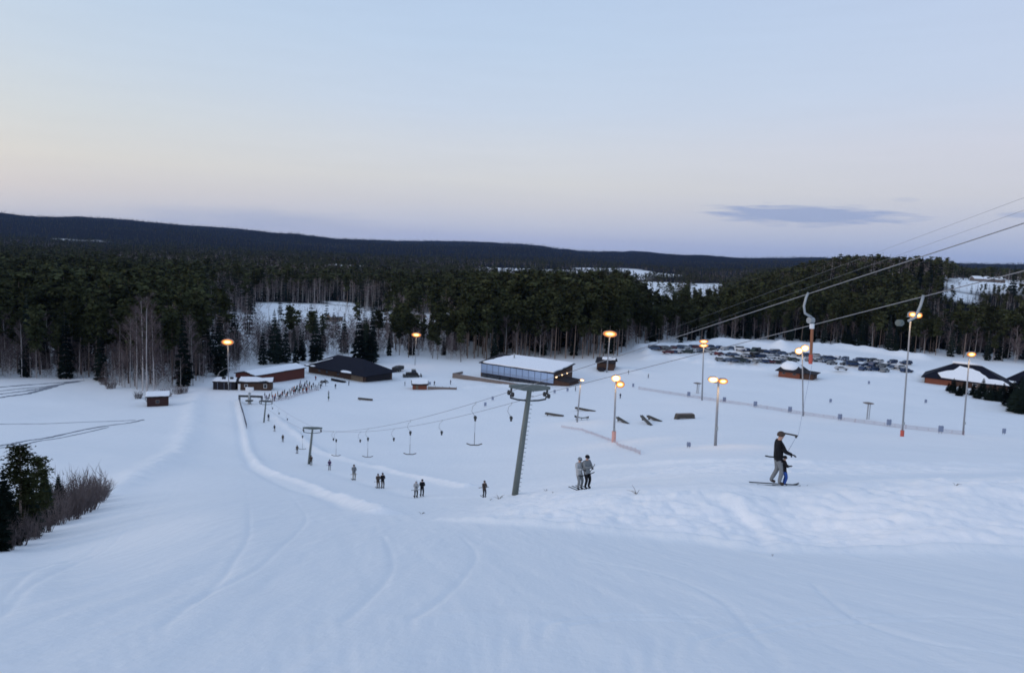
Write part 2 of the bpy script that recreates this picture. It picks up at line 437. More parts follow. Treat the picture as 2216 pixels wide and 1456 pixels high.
# ------------------------------------------------------------------ forest layout
FE = [(-900, 820), (0, 820), (100, 819), (190, 823), (250, 838), (300, 845), (360, 845), (430, 830), (470, 815), (520, 800), (600, 786), (660, 779), (760, 776), (830, 776),
      (860, 772), (1000, 784), (1040, 778), (1250, 776), (1330, 776), (1400, 748), (1500, 740), (1600, 736), (1750, 740), (1900, 757), (2000, 766), (2100, 775), (2216, 790), (2600, 805)]
_fe_px, _fe_d = [], []
for p, yv in FE:
    g = march(Hbase, min(max(p, -300), 2500), yv + (0 if -300 < p < 2500 else 0))
    _fe_px.append(p); _fe_d.append(float(g.y))
def edge_d(x, y): return np.interp(a2px(x / np.maximum(y, 8)), _fe_px, _fe_d)

CLEAR = [(545, 775, 330, 590), (775, 1010, 440, 560), (1376, 1470, 640, 1500), (1484, 1556, 640, 1500), (1035, 1150, 1750, 2350), (1165, 1275, 1800, 2350), (1312, 1345, 1600, 1900), (1366, 1395, 1650, 1950),
         (20, 120, 285, 305), (130, 240, 265, 300), (385, 470, 290, 345), (450, 545, 320, 500), (2045, 2500, 730, 1350), (2005, 2110, 640, 700), (2110, 2400, 560, 585), (120, 222, 3480, 3640), (700, 760, 600, 640)]
def clearing(x, y):
    p = a2px(x / np.maximum(y, 8))
    wob = fbm(x / 60, y / 60, 77, 3)
    c = np.zeros_like(x)
    for i, (p0, p1, d0, d1) in enumerate(CLEAR):
        q = 14 + 0.03 * (p1 - p0)
        s = sm(p0 - q, p0 + q, p + wob * 30) * (1 - sm(p1 - q, p1 + q, p + wob * 30))
        w = 0.04 * (d1 - d0) + 5
        t = sm(d0 - w, d0 + w, y + wob * w * 2) * (1 - sm(d1 - w, d1 + w, y + wob * w * 2))
        c = np.maximum(c, s * t)
    return c

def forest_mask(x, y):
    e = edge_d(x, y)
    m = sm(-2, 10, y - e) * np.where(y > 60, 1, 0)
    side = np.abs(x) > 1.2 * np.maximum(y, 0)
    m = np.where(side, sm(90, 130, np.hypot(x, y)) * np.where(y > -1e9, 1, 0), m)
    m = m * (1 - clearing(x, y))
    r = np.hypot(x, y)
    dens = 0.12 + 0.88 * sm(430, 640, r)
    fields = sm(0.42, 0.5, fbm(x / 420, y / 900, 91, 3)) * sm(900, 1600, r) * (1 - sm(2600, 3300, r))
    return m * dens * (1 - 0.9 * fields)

# ------------------------------------------------------------------ terrain mesh
def build_terrain():
    th = np.concatenate([np.arange(-180, -46, 2.0), np.arange(-46, 46, 0.15), np.arange(46, 180, 2.0)])
    th = np.radians(th); nt = len(th)
    r = np.concatenate([np.geomspace(0.5, 8, 45)[:-1], np.geomspace(8, 110, 480)[:-1], np.geomspace(110, 520, 260)[:-1], np.geomspace(520, 12000, 230)]); nr = len(r)
    T, R = np.meshgrid(th, r)          # nr x nt
    x, y = (R * np.sin(T)).ravel(), (R * np.cos(T)).ravel()
    z = H(x, y)
    V = np.stack([x, y, z], 1)
    V = np.vstack([V, [[0, 0, Hs(0, 0.01)]]])
    i = np.arange(nr - 1)[:, None] * nt; j = np.arange(nt)[None, :]; j2 = (j + 1) % nt
    Q = np.stack([i + j, i + nt + j, i + nt + j2, i + j2], -1).reshape(-1, 4)
    me = np_mesh('snow_ground', V, Q[:, ::-1], [snow_material()], smooth=True)
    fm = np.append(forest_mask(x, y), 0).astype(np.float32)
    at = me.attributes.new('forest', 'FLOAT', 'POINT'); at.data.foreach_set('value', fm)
    tr = np.full(len(V), 9.0); nr_ = (V[:, 1] > 10) & (V[:, 1] < 120) & (np.abs(V[:, 0]) < 120)
    xn, yn = V[nr_, 0], V[nr_, 1]
    t_ = dist_poly(xn, yn, TRACK)
    fr_w = sm(0.0, .8, yn - np.interp(xn, EDGE[:, 0], EDGE[:, 1]) + .4 * fbm(xn / 1.5, yn / 1.5, 88, 3)) * sm(-3, 2.5, xn) * (1 - sm(50, 90, yn)) * (.25 + .75 * sm(1.2, 2.2, t_))
    for pts, hh, w in BERMS[:3]:
        if hh > .15: fr_w = np.maximum(fr_w, np.exp(-(dist_poly(xn, yn, pts) / (w * 1.2)) ** 2))
    pale_snow = np.zeros(len(V), np.float32); pale_snow[nr_] = fr_w * (.7 + .6 * fbm(xn / 4, yn / 4, 89, 3))
    a2 = me.attributes.new('pale_snow', 'FLOAT', 'POINT'); a2.data.foreach_set('value', np.clip(pale_snow, 0, 1))
    o = link('snow_ground', me); tag(o, 'snow covered ski slope and valley floor reaching to the far ridges', 'ground', kind='structure')
    return V
TV = build_terrain()

# ------------------------------------------------------------------ tree prototypes (numpy)
def rand_tris(rng, c, size, flat=1.0):
    """one randomly turned triangle at each centre"""
    n = len(c)
    u = rng.normal(size=(n, 3)); u /= np.linalg.norm(u, axis=1, keepdims=True)
    w = rng.normal(size=(n, 3)); w -= (w * u).sum(1, keepdims=True) * u; w /= np.linalg.norm(w, axis=1, keepdims=True)
    u[:, 2] *= flat; w[:, 2] *= flat
    s = np.asarray(size).reshape(-1, 1) * rng.uniform(0.7, 1.3, (n, 1))
    V = np.stack([c + u * s, c - 0.5 * u * s + 0.8 * w * s, c - 0.5 * u * s - 0.8 * w * s], 1).reshape(-1, 3)
    return V, np.arange(3 * n).reshape(-1, 3)

def np_tube(pts, rad, n=6):
    pts = np.asarray(pts, float); m = len(pts); V = []
    for i in range(m):
        t = pts[min(i + 1, m - 1)] - pts[max(i - 1, 0)]; t /= np.linalg.norm(t) + 1e-9
        ref = np.array([0, 0, 1.0]) if abs(t[2]) < 0.9 else np.array([1.0, 0, 0])
        u = np.cross(t, ref); u /= np.linalg.norm(u); w = np.cross(t, u)
        a = np.arange(n) * 2 * PI / n
        V.append(pts[i] + rad[i] * (np.cos(a)[:, None] * u + np.sin(a)[:, None] * w))
    T = []
    for i in range(m - 1):
        for k in range(n):
            a, b = i * n + k, i * n + (k + 1) % n
            T += [(a, b, b + n), (a, b + n, a + n)]
    return np.vstack(V), np.array(T)

def join(parts):
    V, T, o = [], [], 0
    for v, t in parts:
        V.append(v); T.append(t + o); o += len(v)
    return np.vstack(V), np.vstack(T)

def bend_line(rng, h, n, amp):
    z = np.linspace(0, h, n)
    ph, ph2 = rng.uniform(0, 6.28, 2)
    b = amp * h
    return np.stack([b * (np.sin(z / h * 2.3 + ph) - math.sin(ph)), b * (np.sin(z / h * 2.0 + ph2) - math.sin(ph2)), z], 1)

def pine(rng, n_cl=30, per=26, sz=0.034, sides=7, low=0.54):
    h = 1.0
    ax = bend_line(rng, h, 8, 0.010)
    rad = np.linspace(0.0105, 0.002, 8)
    tr = [np_tube(ax, rad, sides)]
    cr = []
    for k in range(n_cl):
        z = low + (1 - low) * (k + rng.uniform(0, 1)) / n_cl
        f = (z - low) / (1 - low)
        R = 0.105 * math.sqrt(max(0.05, 1 - (1.55 * f - 0.6) ** 2)) * rng.uniform(0.6, 1.15)
        an = rng.uniform(0, 6.28)
        rr = R * math.sqrt(rng.uniform(0.05, 1))
        bx, by = np.interp(z, ax[:, 2], ax[:, 0]), np.interp(z, ax[:, 2], ax[:, 1])
        c = np.array([bx + rr * math.cos(an), by + rr * math.sin(an), min(z, 0.985)])
        if sides > 4: tr.append(np_tube([[bx, by, c[2] - 0.03], c], [0.0025, 0.0008], 3))
        pts = c + rng.normal(size=(per, 3)) * np.array([0.030, 0.030, 0.017])
        cr.append(rand_tris(rng, pts, sz * np.ones(per), 0.7))
    if sides > 4:
        for k in range(7):
            z = rng.uniform(0.2, low); an = rng.uniform(0, 6.28); l = rng.uniform(0.03, 0.07)
            bx, by = np.interp(z, ax[:, 2], ax[:, 0]), np.interp(z, ax[:, 2], ax[:, 1])
            tr.append(np_tube([[bx, by, z], [bx + l * math.cos(an), by + l * math.sin(an), z - 0.01]], [0.0018, 0.0006], 3))
    return join(tr), join(cr)

def spruce(rng, levels=26, nb=8, sides=6, width=0.155, low=0.06):
    ax = bend_line(rng, 1.0, 6, 0.004)
    tr = [np_tube(ax, np.linspace(0.0105, 0.001, 6), sides)]
    V, T = [], []
    def tri(a, b, c):
        n = len(V); V.extend([a, b, c]); T.append((n, n + 1, n + 2))
    for k in range(levels):
        f = (k + rng.uniform(-0.3, 0.3)) / levels
        z0 = low + (1 - low) * max(f, 0)
        R0 = width * (1 - (z0 - low) / (1 - low)) ** 0.9 * (0.72 + 0.28 * min(1, f * 6)) + 0.008
        for q in range(nb):
            an = q * 6.283 / nb + k * 1.3 + rng.uniform(-0.35, 0.35)
            R = R0 * rng.uniform(0.6, 1.18)
            dr = np.array([math.cos(an), math.sin(an), 0]); sd = np.array([-dr[1], dr[0], 0])
            w = 0.22 * R + 0.006
            p0 = np.array([0, 0, z0]); p1 = p0 + dr * R * 0.55 + [0, 0, -0.16 * R]; p2 = p0 + dr * R + [0, 0, -0.30 * R - 0.004]
            tri(p0, p1 + sd * w, p1 - sd * w); tri(p2, p1 - sd * w, p1 + sd * w)
            hang = 0.20 * R + 0.012
            tri(p0 + dr * R * 0.2, p1 + [0, 0, -hang], p2 + [0, 0, -0.2 * hang])
            tri(p1 + sd * w * 1.2, p1 - sd * w * 1.2, (p1 + p2) / 2 + [0, 0, -hang * 0.9])
            e = p1 + dr * R * 0.1
            tri(e, e + sd * w * 1.6 + dr * R * 0.22 + [0, 0, -0.09 * R], e + sd * 0.3 * w + dr * R * 0.2)
            tri(e, e - sd * w * 1.6 + dr * R * 0.22 + [0, 0, -0.09 * R], e - sd * 0.3 * w + dr * R * 0.2)
    for q in range(3):
        an = q * 2.1
        tri(np.array([0, 0, 1.02]), np.array([0.008 * math.cos(an), 0.008 * math.sin(an), 0.95]), np.array([0.008 * math.cos(an + 2.1), 0.008 * math.sin(an + 2.1), 0.95]))
    return join(tr), (np.array(V), np.array(T))

def slim_tris(rng, p0, d, l, w):
    """thin twigs: pairs of crossed slender triangles"""
    n = len(p0)
    s = rng.normal(size=(n, 3)); s -= (s * d).sum(1, keepdims=True) * d; s /= np.linalg.norm(s, axis=1, keepdims=True)
    tip = p0 + d * l[:, None]
    V = np.stack([p0 + s * w[:, None], p0 - s * w[:, None], tip], 1).reshape(-1, 3)
    return V, np.arange(3 * n).reshape(-1, 3)

def birch(rng, limbs=28, twigs=34, sides=6, tw=0.0019, low=0.22):
    ax = bend_line(rng, 1.0, 9, 0.016)
    tr = [np_tube(ax, np.linspace(0.0085, 0.0012, 9), sides)]
    cr = []
    for k in range(limbs):
        z = low + (0.96 - low) * (k + rng.uniform(0, 1)) / limbs
        an = rng.uniform(0, 6.28); l = 0.20 * (1.05 - z) * rng.uniform(0.7, 1.2) + 0.05
        bx, by = np.interp(z, ax[:, 2], ax[:, 0]), np.interp(z, ax[:, 2], ax[:, 1])
        p0 = np.array([bx, by, z]); p1 = p0 + l * np.array([0.55 * math.cos(an), 0.55 * math.sin(an), 0.75])
        p2 = p0 + l * np.array([0.95 * math.cos(an), 0.95 * math.sin(an), 1.15])
        if sides > 4: cr.append(np_tube([p0, p1, p2], [0.0024, 0.0014, 0.0006], 3))
        t = rng.uniform(0.15, 1.0, twigs)[:, None]
        base = np.where(t < 0.5, p0 + (p1 - p0) * t * 2, p1 + (p2 - p1) * (t * 2 - 1))
        d = rng.normal(size=(twigs, 3)) * 0.55 + np.array([0.5 * math.cos(an), 0.5 * math.sin(an), 0.55])
        d /= np.linalg.norm(d, axis=1, keepdims=True)
        cr.append(slim_tris(rng, base, d, rng.uniform(0.035, 0.085, twigs), np.full(twigs, tw)))
    return join(tr), join(cr)

def bush(rng, n=110, tw=0.006):
    an = rng.uniform(0, 6.28, n); rr = 0.30 * np.sqrt(rng.uniform(0, 1, n))
    p0 = np.stack([rr * np.cos(an), rr * np.sin(an), np.zeros(n)], 1)
    d = np.stack([0.5 * np.cos(an) * rng.uniform(-.2, 1, n), 0.5 * np.sin(an) * rng.uniform(-.2, 1, n), np.ones(n)], 1)
    d /= np.linalg.norm(d, axis=1, keepdims=True)
    l = rng.uniform(0.35, 1.0, n)
    parts = [slim_tris(rng, p0, d, l, np.full(n, tw * 1.3))]
    for k in range(5):
        t = rng.uniform(0.25, 0.9, n)
        b = p0 + d * (l * t)[:, None]
        e = d + rng.normal(size=(n, 3)) * 0.4; e /= np.linalg.norm(e, axis=1, keepdims=True)
        parts.append(slim_tris(rng, b, e, rng.uniform(0.12, 0.3, n), np.full(n, tw)))
    return join(parts)

rt = np.random.default_rng(5)
PROTO = {'pine_tree': [], 'spruce_tree': [], 'birch_tree': []}
for k in range(6):
    for nm, fn, mb, mc in (('pine_tree', pine, M_BARKP, M_PINE), ('spruce_tree', spruce, M_BARKD, M_SPRUCE), ('birch_tree', birch, M_BARKB, M_TWIG)):
        (tv, tt), (cv, ct) = fn(rt)
        PROTO[nm].append((np_mesh('trunk', tv, tt, mb, smooth=True), np_mesh('crown', cv, ct, mc)))

def plant(kind, loc, h, label, group, k=None, wide=1.0):
    k = random.randrange(len(PROTO[kind])) if k is None else k
    root = empty(kind, (loc[0], loc[1], loc[2] - 0.15), random.uniform(0, 6.28))
    root.scale = (h * wide, h * wide, h)
    tag(root, label, kind.replace('_', ' '), group)
    for nm, me in zip(('trunk', 'crown'), PROTO[kind][k]): link(nm, me, root)
    return root

# ---- special trees
for (px, py, ty) in [(282, 838, 690), (296, 842, 668), (309, 846, 650), (318, 850, 640), (333, 846, 680), (258, 834, 700)]:
    b = G(px, py)
    plant('birch_tree', b, top_z(b, ty), 'tall pale bare birch in the clump behind the little red hut', 'birches in the clump behind the little red hut', wide=0.9)
for (px, py, ty, lab) in [(593, 786, 668, 'slim pointed spruce standing before the snowy clearing left of the navy roof'), (618, 784, 700, 'shorter spruce beside the slim pointed one before the snowy clearing'),
                     (683, 783, 668, 'tall pointed spruce standing alone before the snow behind the navy roof'), (655, 780, 715, 'small ragged spruce just left of the tall lone spruce behind the navy roof'),
                     (776, 786, 670, 'tall broad spruce behind the maroon kiosk roof'), (804, 784, 676, 'dark spruce leaning against the broad one behind the maroon kiosk'),
                     (790, 778, 690, 'lower spruce between the two tall ones behind the maroon kiosk'), (640, 786, 725, 'lowest spruce at the end of the red shed roof')]:
    b = G(px, py)
    plant('spruce_tree', b, top_z(b, ty), lab, None, wide=1.15)
for (px, py, ty) in [(2062, 850, 826), (2085, 852, 832), (2105, 855, 836), (2125, 858, 826), (2150, 862, 838), (2190, 872, 832), (2204, 884, 822), (2216, 890, 812), (2170, 860, 836), (2232, 892, 815), (2052, 846, 834), (2075, 856, 838), (2115, 862, 840), (2140, 866, 838), (2160, 868, 842), (2182, 878, 836), (2210, 894, 822), (2195, 890, 840)]:
    b = G(px, py)
    plant('spruce_tree', b, top_z(b, ty - 9), 'small bushy spruce growing below the brown roadside house with the snowy roof', 'small spruces below the brown house', wide=2.5)

# ---- candidates across the forest
def region(px):
    if px < 440: return 'forest left of the red shed'
    if px < 850: return 'forest behind the red shed'
    if px < 1400: return 'forest behind the glass fronted lodge'
    if px < 1985: return 'forest beyond the snowy car park'
    return 'hillside forest behind the brown house'

def candidates():
    sp = 4.4
    gx, gy = np.meshgrid(np.arange(-760, 760, sp), np.arange(190, 700, sp))
    x = (gx + RNG.uniform(-1.9, 1.9, gx.shape)).ravel(); y = (gy + RNG.uniform(-1.9, 1.9, gx.shape)).ravel()
    a = x / y
    e = edge_d(x, y)
    keep = (np.abs(a) < 0.86) & (y > e) & ((clearing(x, y) < 0.45) | ((RNG.uniform(0, 1, x.shape) < np.where(y < 430, .42, .16)) & (y < 600)) | (fbm(x / 30, y / 30, 66, 2) > 0.42))
    px = a2px(a)
    # open, thin wood in front of and around the clearing
    thin = (px > 545) & (px < 1010) & (y < 620)
    keep &= ~thin | (RNG.uniform(0, 1, x.shape) < np.where(px < 770, np.where(y < 430, .5, .3), np.where(px < 850, 0.42, 0.6)))
    thin3 = (px < 560) & (y < e + 75)
    keep &= ~thin3 | (RNG.uniform(0, 1, x.shape) < np.where(px > 400, 0.40, 0.62))
    thin2 = (px > 2000) & (y < 620)
    keep &= ~thin2 | (RNG.uniform(0, 1, x.shape) < 0.62)
    far = y > 520
    keep &= ~far | (RNG.uniform(0, 1, x.shape) < 0.62)
    return x[keep], y[keep]
cx, cy = candidates()
ce = edge_d(cx, cy); cpx = a2px(cx / cy)
cz = H(cx, cy)
nk = fbm(cx / 45, cy / 45, 61, 2) + RNG.uniform(-0.38, 0.38, cx.shape)
# kinds: 0 pine, 1 spruce, 2 birch
pb = np.where(cpx < 440, 0.20, np.where(cpx < 850, 0.62, np.where(cpx < 1010, 0.40, np.where(cpx < 1400, 0.13, np.where(cpx < 1985, 0.22, 0.46)))))
ps = np.where(cpx < 440, 0.34, np.where(cpx < 850, 0.30, np.where(cpx < 1400, 0.14, np.where(cpx < 1985, 0.40, 0.34))))
u = np.clip(nk + 0.5, 0.001, 0.999)
u = np.argsort(np.argsort(u)) / len(u)
u = (u + RNG.uniform(0, 1, u.shape) * 0.7) % 1.0
kind = np.where(u < pb, 2, np.where(u < pb + ps, 1, 0))
front = cy - ce
kind = np.where((front < 50) & (cpx < 560) & (RNG.uniform(0, 1, u.shape) < 0.38), 2, kind)
kind = np.where((front < 16) & (cpx > 850) & (RNG.uniform(0, 1, u.shape) < 0.16), 2, kind)
hgt = np.where(kind == 0, RNG.uniform(18.5, 27, u.shape), np.where(kind == 1, RNG.uniform(13, 24, u.shape), RNG.uniform(12, 19.5, u.shape)))
hgt = np.where((cpx > 1000) & (cpx < 1400), hgt * 1.02, hgt)
hgt = np.where(cpx > 1400, hgt * 0.86, hgt) * RNG.choice([.78, .92, 1, 1, 1.06, 1.14], u.shape)
hgt = np.where((cpx > 1360) & (cpx < 1570), hgt * 0.80, hgt)
hgt = np.where((cpx > 2040) & (cy > 480), hgt * 0.62, hgt)
hgt = np.where((cpx > 545) & (cpx < 1000) & (cy < 420), hgt * 0.72, hgt)
big = hgt / cy * np.exp(-front / 55.0)
vis = np.abs(cx / cy) < 0.74
KN = ['pine_tree', 'spruce_tree', 'birch_tree']
LIMIT = [290, 260, 250]
single = np.zeros(len(cx), bool)
for k in range(3):
    idx = np.nonzero((kind == k) & vis)[0]
    idx = idx[np.argsort(-big[idx])][:LIMIT[k]]
    single[idx] = True
LB = ['tall dark pine with bare lower trunk in the ', 'dark pointed spruce in the ', 'bare pale birch in the ']
for i in np.nonzero(single)[0]:
    k = int(kind[i]); rg = region(cpx[i])
    plant(KN[k], (cx[i], cy[i], cz[i]), float(hgt[i]), LB[k] + rg, ['pines in the ', 'spruces in the ', 'birches in the '][k] + rg)

def scatter(name, protos, x, y, z, h, which, label, wide):
    """many trees as one mesh; which = prototype index per tree"""
    Vs, Ts, Ms, off = [], [], [], 0
    for pi, (tr, cr, mt, mc) in enumerate(protos):
        s = np.nonzero(which == pi)[0]
        if len(s) == 0: continue
        V0, T0 = join([tr, cr]); m0 = np.array([mt] * len(tr[1]) + [mc] * len(cr[1]))
        an = RNG.uniform(0, 6.283, len(s)); ca, sa = np.cos(an)[:, None], np.sin(an)[:, None]
        hw = (h[s] * wide * RNG.uniform(0.85, 1.2, len(s)))[:, None]
        X = (V0[None, :, 0] * ca - V0[None, :, 1] * sa) * hw + x[s][:, None]
        Y = (V0[None, :, 0] * sa + V0[None, :, 1] * ca) * hw + y[s][:, None]
        Z = V0[None, :, 2] * h[s][:, None] + (z[s] - 0.2)[:, None]
        V = np.stack([X, Y, Z], -1).reshape(-1, 3)
        T = (T0[None] + (np.arange(len(s)) * len(V0))[:, None, None]).reshape(-1, 3) + off
        Vs.append(V); Ts.append(T); Ms.append(np.tile(m0, len(s))); off += len(V)
    me = np_mesh(name, np.vstack(Vs), np.vstack(Ts), [M_BARKP, M_BARKD, M_BARKB, M_PINE, M_SPRUCE, M_TWIG], np.concatenate(Ms))
    return tag(link(name, me), label, 'forest', kind='stuff')

lod = []
for k in range(5):
    t, c = pine(rt, 16, 9, 0.052, 3); lod.append((t, c, 0, 3))
for k in range(5):
    t, c = spruce(rt, 13, 5, 3); lod.append((t, c, 1, 4))
for k in range(5):
    t, c = birch(rt, 14, 12, 3, 0.0032); lod.append((t, c, 2, 5))
r_ = ~single
scatter('forest', lod, cx[r_], cy[r_], cz[r_], hgt[r_], kind[r_] * 5 + RNG.integers(0, 5, r_.sum()), 'dense mass of dark pines, spruces and bare birches behind the first rows of trees', 1.1)

# bare saplings and scrub along the forest edge and over the front of the clearing
sx_, sy_ = [], []
for p0, p1, f0, f1, n in ((540, 800, 14, 110, 520), (780, 1010, 6, 110, 330), (-60, 560, 0, 45, 460), (1990, 2300, 10, 140, 300)):
    pp = RNG.uniform(p0, p1, n); a_ = (pp - 1108) / 1600
    y_ = np.interp(pp, _fe_px, _fe_d) + RNG.uniform(f0, f1, n)
    sx_.append(a_ * y_); sy_.append(y_)
sx_, sy_ = np.concatenate(sx_), np.concatenate(sy_)
brush = []
for k in range(4):
    t, c = birch(rt, 16, 16, 3, 0.0045, .08); brush.append((t, c, 2, 5))
scatter('undergrowth', brush, sx_, sy_, H(sx_, sy_), RNG.uniform(3.5, 10, len(sx_)), RNG.integers(0, 4, len(sx_)), 'bare grey brown saplings and scrub along the forest edge and in the clearing', 1.25)

# ---- the far woods, 700 m to 3 km
def far_woods():
    x, y = [], []
    for d0, d1, sp in ((700, 1100, 9.5), (1100, 1800, 14), (1800, 3400, 24), (3400, 5200, 40), (5200, 8200, 52)):
        gx, gy = np.meshgrid(np.arange(-0.85 * d1, 0.85 * d1, sp), np.arange(d0, d1, sp))
        x.append((gx + RNG.uniform(-0.45, 0.45, gx.shape) * sp).ravel()); y.append((gy + RNG.uniform(-0.45, 0.45, gx.shape) * sp).ravel())
    x, y = np.concatenate(x), np.concatenate(y)
    fields = sm(0.42, 0.5, fbm(x / 420, y / 900, 91, 3)) * (np.hypot(x, y) < 3000)
    keep = (np.abs(x / y) < 0.85) & ((clearing(x, y) < 0.5) | (fbm(x / 60, y / 90, 67, 2) > 0.31)) & (fields < 0.5)
    return x[keep], y[keep]
fx, fy = far_woods()
fz = H(fx, fy)
fn = fbm(fx / 160, fy / 160, 71, 3)
fk = np.where(fn + RNG.uniform(-0.3, 0.3, fx.shape) > 0.22, 2, np.where(RNG.uniform(0, 1, fx.shape) < 0.45, 1, 0))
fk = np.where((fk == 2) & (fy > 3000), 1, fk)
fh = np.where(fk == 2, RNG.uniform(12, 18, fx.shape), RNG.uniform(14, 23, fx.shape))
fh = fh * (1 - .2 * sm(3000, 6000, fy))
fh = np.where((a2px(fx / fy) > 1340) & (a2px(fx / fy) < 1600), fh * 0.75, fh)
lod2 = []
for k in range(4):
    t, c = pine(rt, 7, 4, 0.095, 3, 0.35); lod2.append((t, c, 0, 3))
for k in range(4):
    t, c = spruce(rt, 6, 4, 3, 0.19); lod2.append((t, c, 1, 4))
for k in range(4):
    t, c = birch(rt, 7, 7, 3, 0.008); lod2.append((t, c, 2, 5))
scatter('woodland', lod2, fx, fy, fz, fh, fk * 4 + RNG.integers(0, 4, fx.shape), 'far off woodland filling the valley up to the ridges', 1.35)

# tall spruces cutting the skyline on the right hill
for px, ty in [(1905, 566), (1972, 556), (1992, 552), (2012, 555), (2033, 557), (1850, 562), (2195, 572), (1955, 568)]:
    v = ray(px, 600); d = 660.0
    b = on(v.x * d, d)
    h = top_z(b, ty)
    plant('spruce_tree', b, min(h, 34), 'tall spruce standing above the hill crest against the sky on the right', 'spruces against the sky on the right hill', wide=1.1)

# ---- young growth on the near bank at lower left
for px, py, ty, kd, lab in [(44, 1165, 962, 'pine_tree', 'young pine with an open top on the lower left bank, tallest of the thicket'), (12, 1178, 1010, 'spruce_tree', 'young dark spruce at the very left end of the thicket'),
                       (78, 1150, 985, 'pine_tree', 'young pine just right of the tallest one in the lower left thicket'), (100, 1135, 1010, 'spruce_tree', 'young spruce in the middle of the lower left thicket'),
                       (128, 1120, 1022, 'spruce_tree', 'smallest young spruce next to the bare bushes of the thicket'), (60, 1160, 1010, 'spruce_tree', 'young spruce under the tallest pine of the thicket'),
                       (-20, 1190, 985, 'spruce_tree', 'young spruce cut by the left edge of the picture')]:
    b = G(px, py)
    if kd == 'pine_tree':
        root = empty(kd, b - Vector((0, 0, .1)), random.uniform(0, 6)); h = top_z(b, ty)
        root.scale = (h * 1.45, h * 1.45, h); tag(root, lab, 'pine tree')
        (tv, tt), (cv, ct) = pine(rt, 34, 90, 0.015, 7, 0.28)
        link('trunk', np_mesh('trunk', tv, tt, M_BARKP), root); link('crown', np_mesh('crown', cv, ct, M_PINE), root)
    else:
        h = top_z(b, ty); root = empty(kd, b - Vector((0, 0, .1)), random.uniform(0, 6)); root.scale = (h * 1.4, h * 1.4, h); tag(root, lab, 'spruce tree')
        (tv, tt), (cv, ct) = spruce(rt, 34, 11, 7, .17, .04)
        link('trunk', np_mesh('trunk', tv, tt, M_BARKD), root); link('crown', np_mesh('crown', cv, ct, M_SPRUCE), root)
M_BUSH = mat('bare_bush_twigs', (0.125, 0.10, 0.098), 0.9, 0, 1.0, 0.3, rand=0.25)
bushes = [np_mesh('bush', *bush(rt), M_BUSH) for _ in range(4)]
for px, py, ty in [(148, 1118, 1010), (160, 1112, 1000), (172, 1106, 1002), (184, 1098, 1004), (196, 1090, 1010), (208, 1084, 1016), (220, 1076, 1022), (112, 1136, 1040), (30, 1178, 1080), (64, 1166, 1080), (140, 1125, 1030), (90, 1152, 1060), (4, 1188, 1090)]:
    b = G(px, py)
    o = link('bush', random.choice(bushes)); o.location = b - Vector((0, 0, .05)); h = top_z(b, ty) * random.uniform(.6, .95)
    o.scale = (h * 1.15, h * 1.15, h); o.rotation_euler = (0, 0, random.uniform(0, 6))
    tag(o, 'bare twiggy reddish brown bush on the bank at lower left', 'bush', 'bare bushes on the lower left bank')
for px, py, ty in [(350, 862, 838), (362, 858, 836), (385, 852, 830), (398, 850, 832), (300, 862, 842), (330, 872, 846), (240, 840, 815), (225, 832, 812)]:
    b = G(px, py)
    o = link('bush', random.choice(bushes)); o.location = b - Vector((0, 0, .05)); h = top_z(b, ty)
    o.scale = (h * 1.2, h * 1.2, h); o.rotation_euler = (0, 0, random.uniform(0, 6))
    tag(o, 'bare scrubby bush in the snow beside the little red hut', 'bush', 'scrub round the little red hut')
for px, py, ty, lean in [(463, 838, 795, 0.35), (372, 835, 800, 0.3)]:
    b = G(px, py); h = top_z(b, ty)
    m = MB().tube([b, b + Vector((0.12 * h, 0, .5 * h)), b + Vector((.3 * h, 0, .8 * h)), b + Vector((.6 * h, 0, h))], [.12, .1, .07, .03], 6)
    tag(m.build('sapling', M_BARKB), 'bent pale birch sapling ' + ('beside the dark lift hut' if px > 400 else 'behind the little red hut'), 'sapling')

# ------------------------------------------------------------------ buildings
def snow_slab(name, quad, poly, t, parent, lift=0.03, m=None):
    """snow lying on a roof plane: quad = four 3D corners (u right, v up), poly = outline in uv"""
    q = [Vector(p) for p in quad]
    nrm = (q[1] - q[0]).cross(q[3] - q[0]).normalized()
    if nrm.z < 0: nrm = -nrm
    pts = []
    N = len(poly)
    for i in range(N):
        (u0, v0), (u1, v1) = poly[i], poly[(i + 1) % N]
        st = max(2, int(math.hypot(u1 - u0, v1 - v0) * 10))
        for k in range(st):
            f = k / st
            uu, vv = u0 + (u1 - u0) * f, v0 + (v1 - v0) * f
            j = 0.012 if k else 0
            uu += random.uniform(-j, j); vv += random.uniform(-j, j) * 2
            p = (q[0] * (1 - uu) + q[1] * uu) * (1 - vv) + (q[3] * (1 - uu) + q[2] * uu) * vv
            pts.append(p + nrm * lift)
    mb = MB().prism(pts, nrm, t)
    return mb.build(name, m or M_SNOW, parent, bevel=min(0.12, t * 0.4))

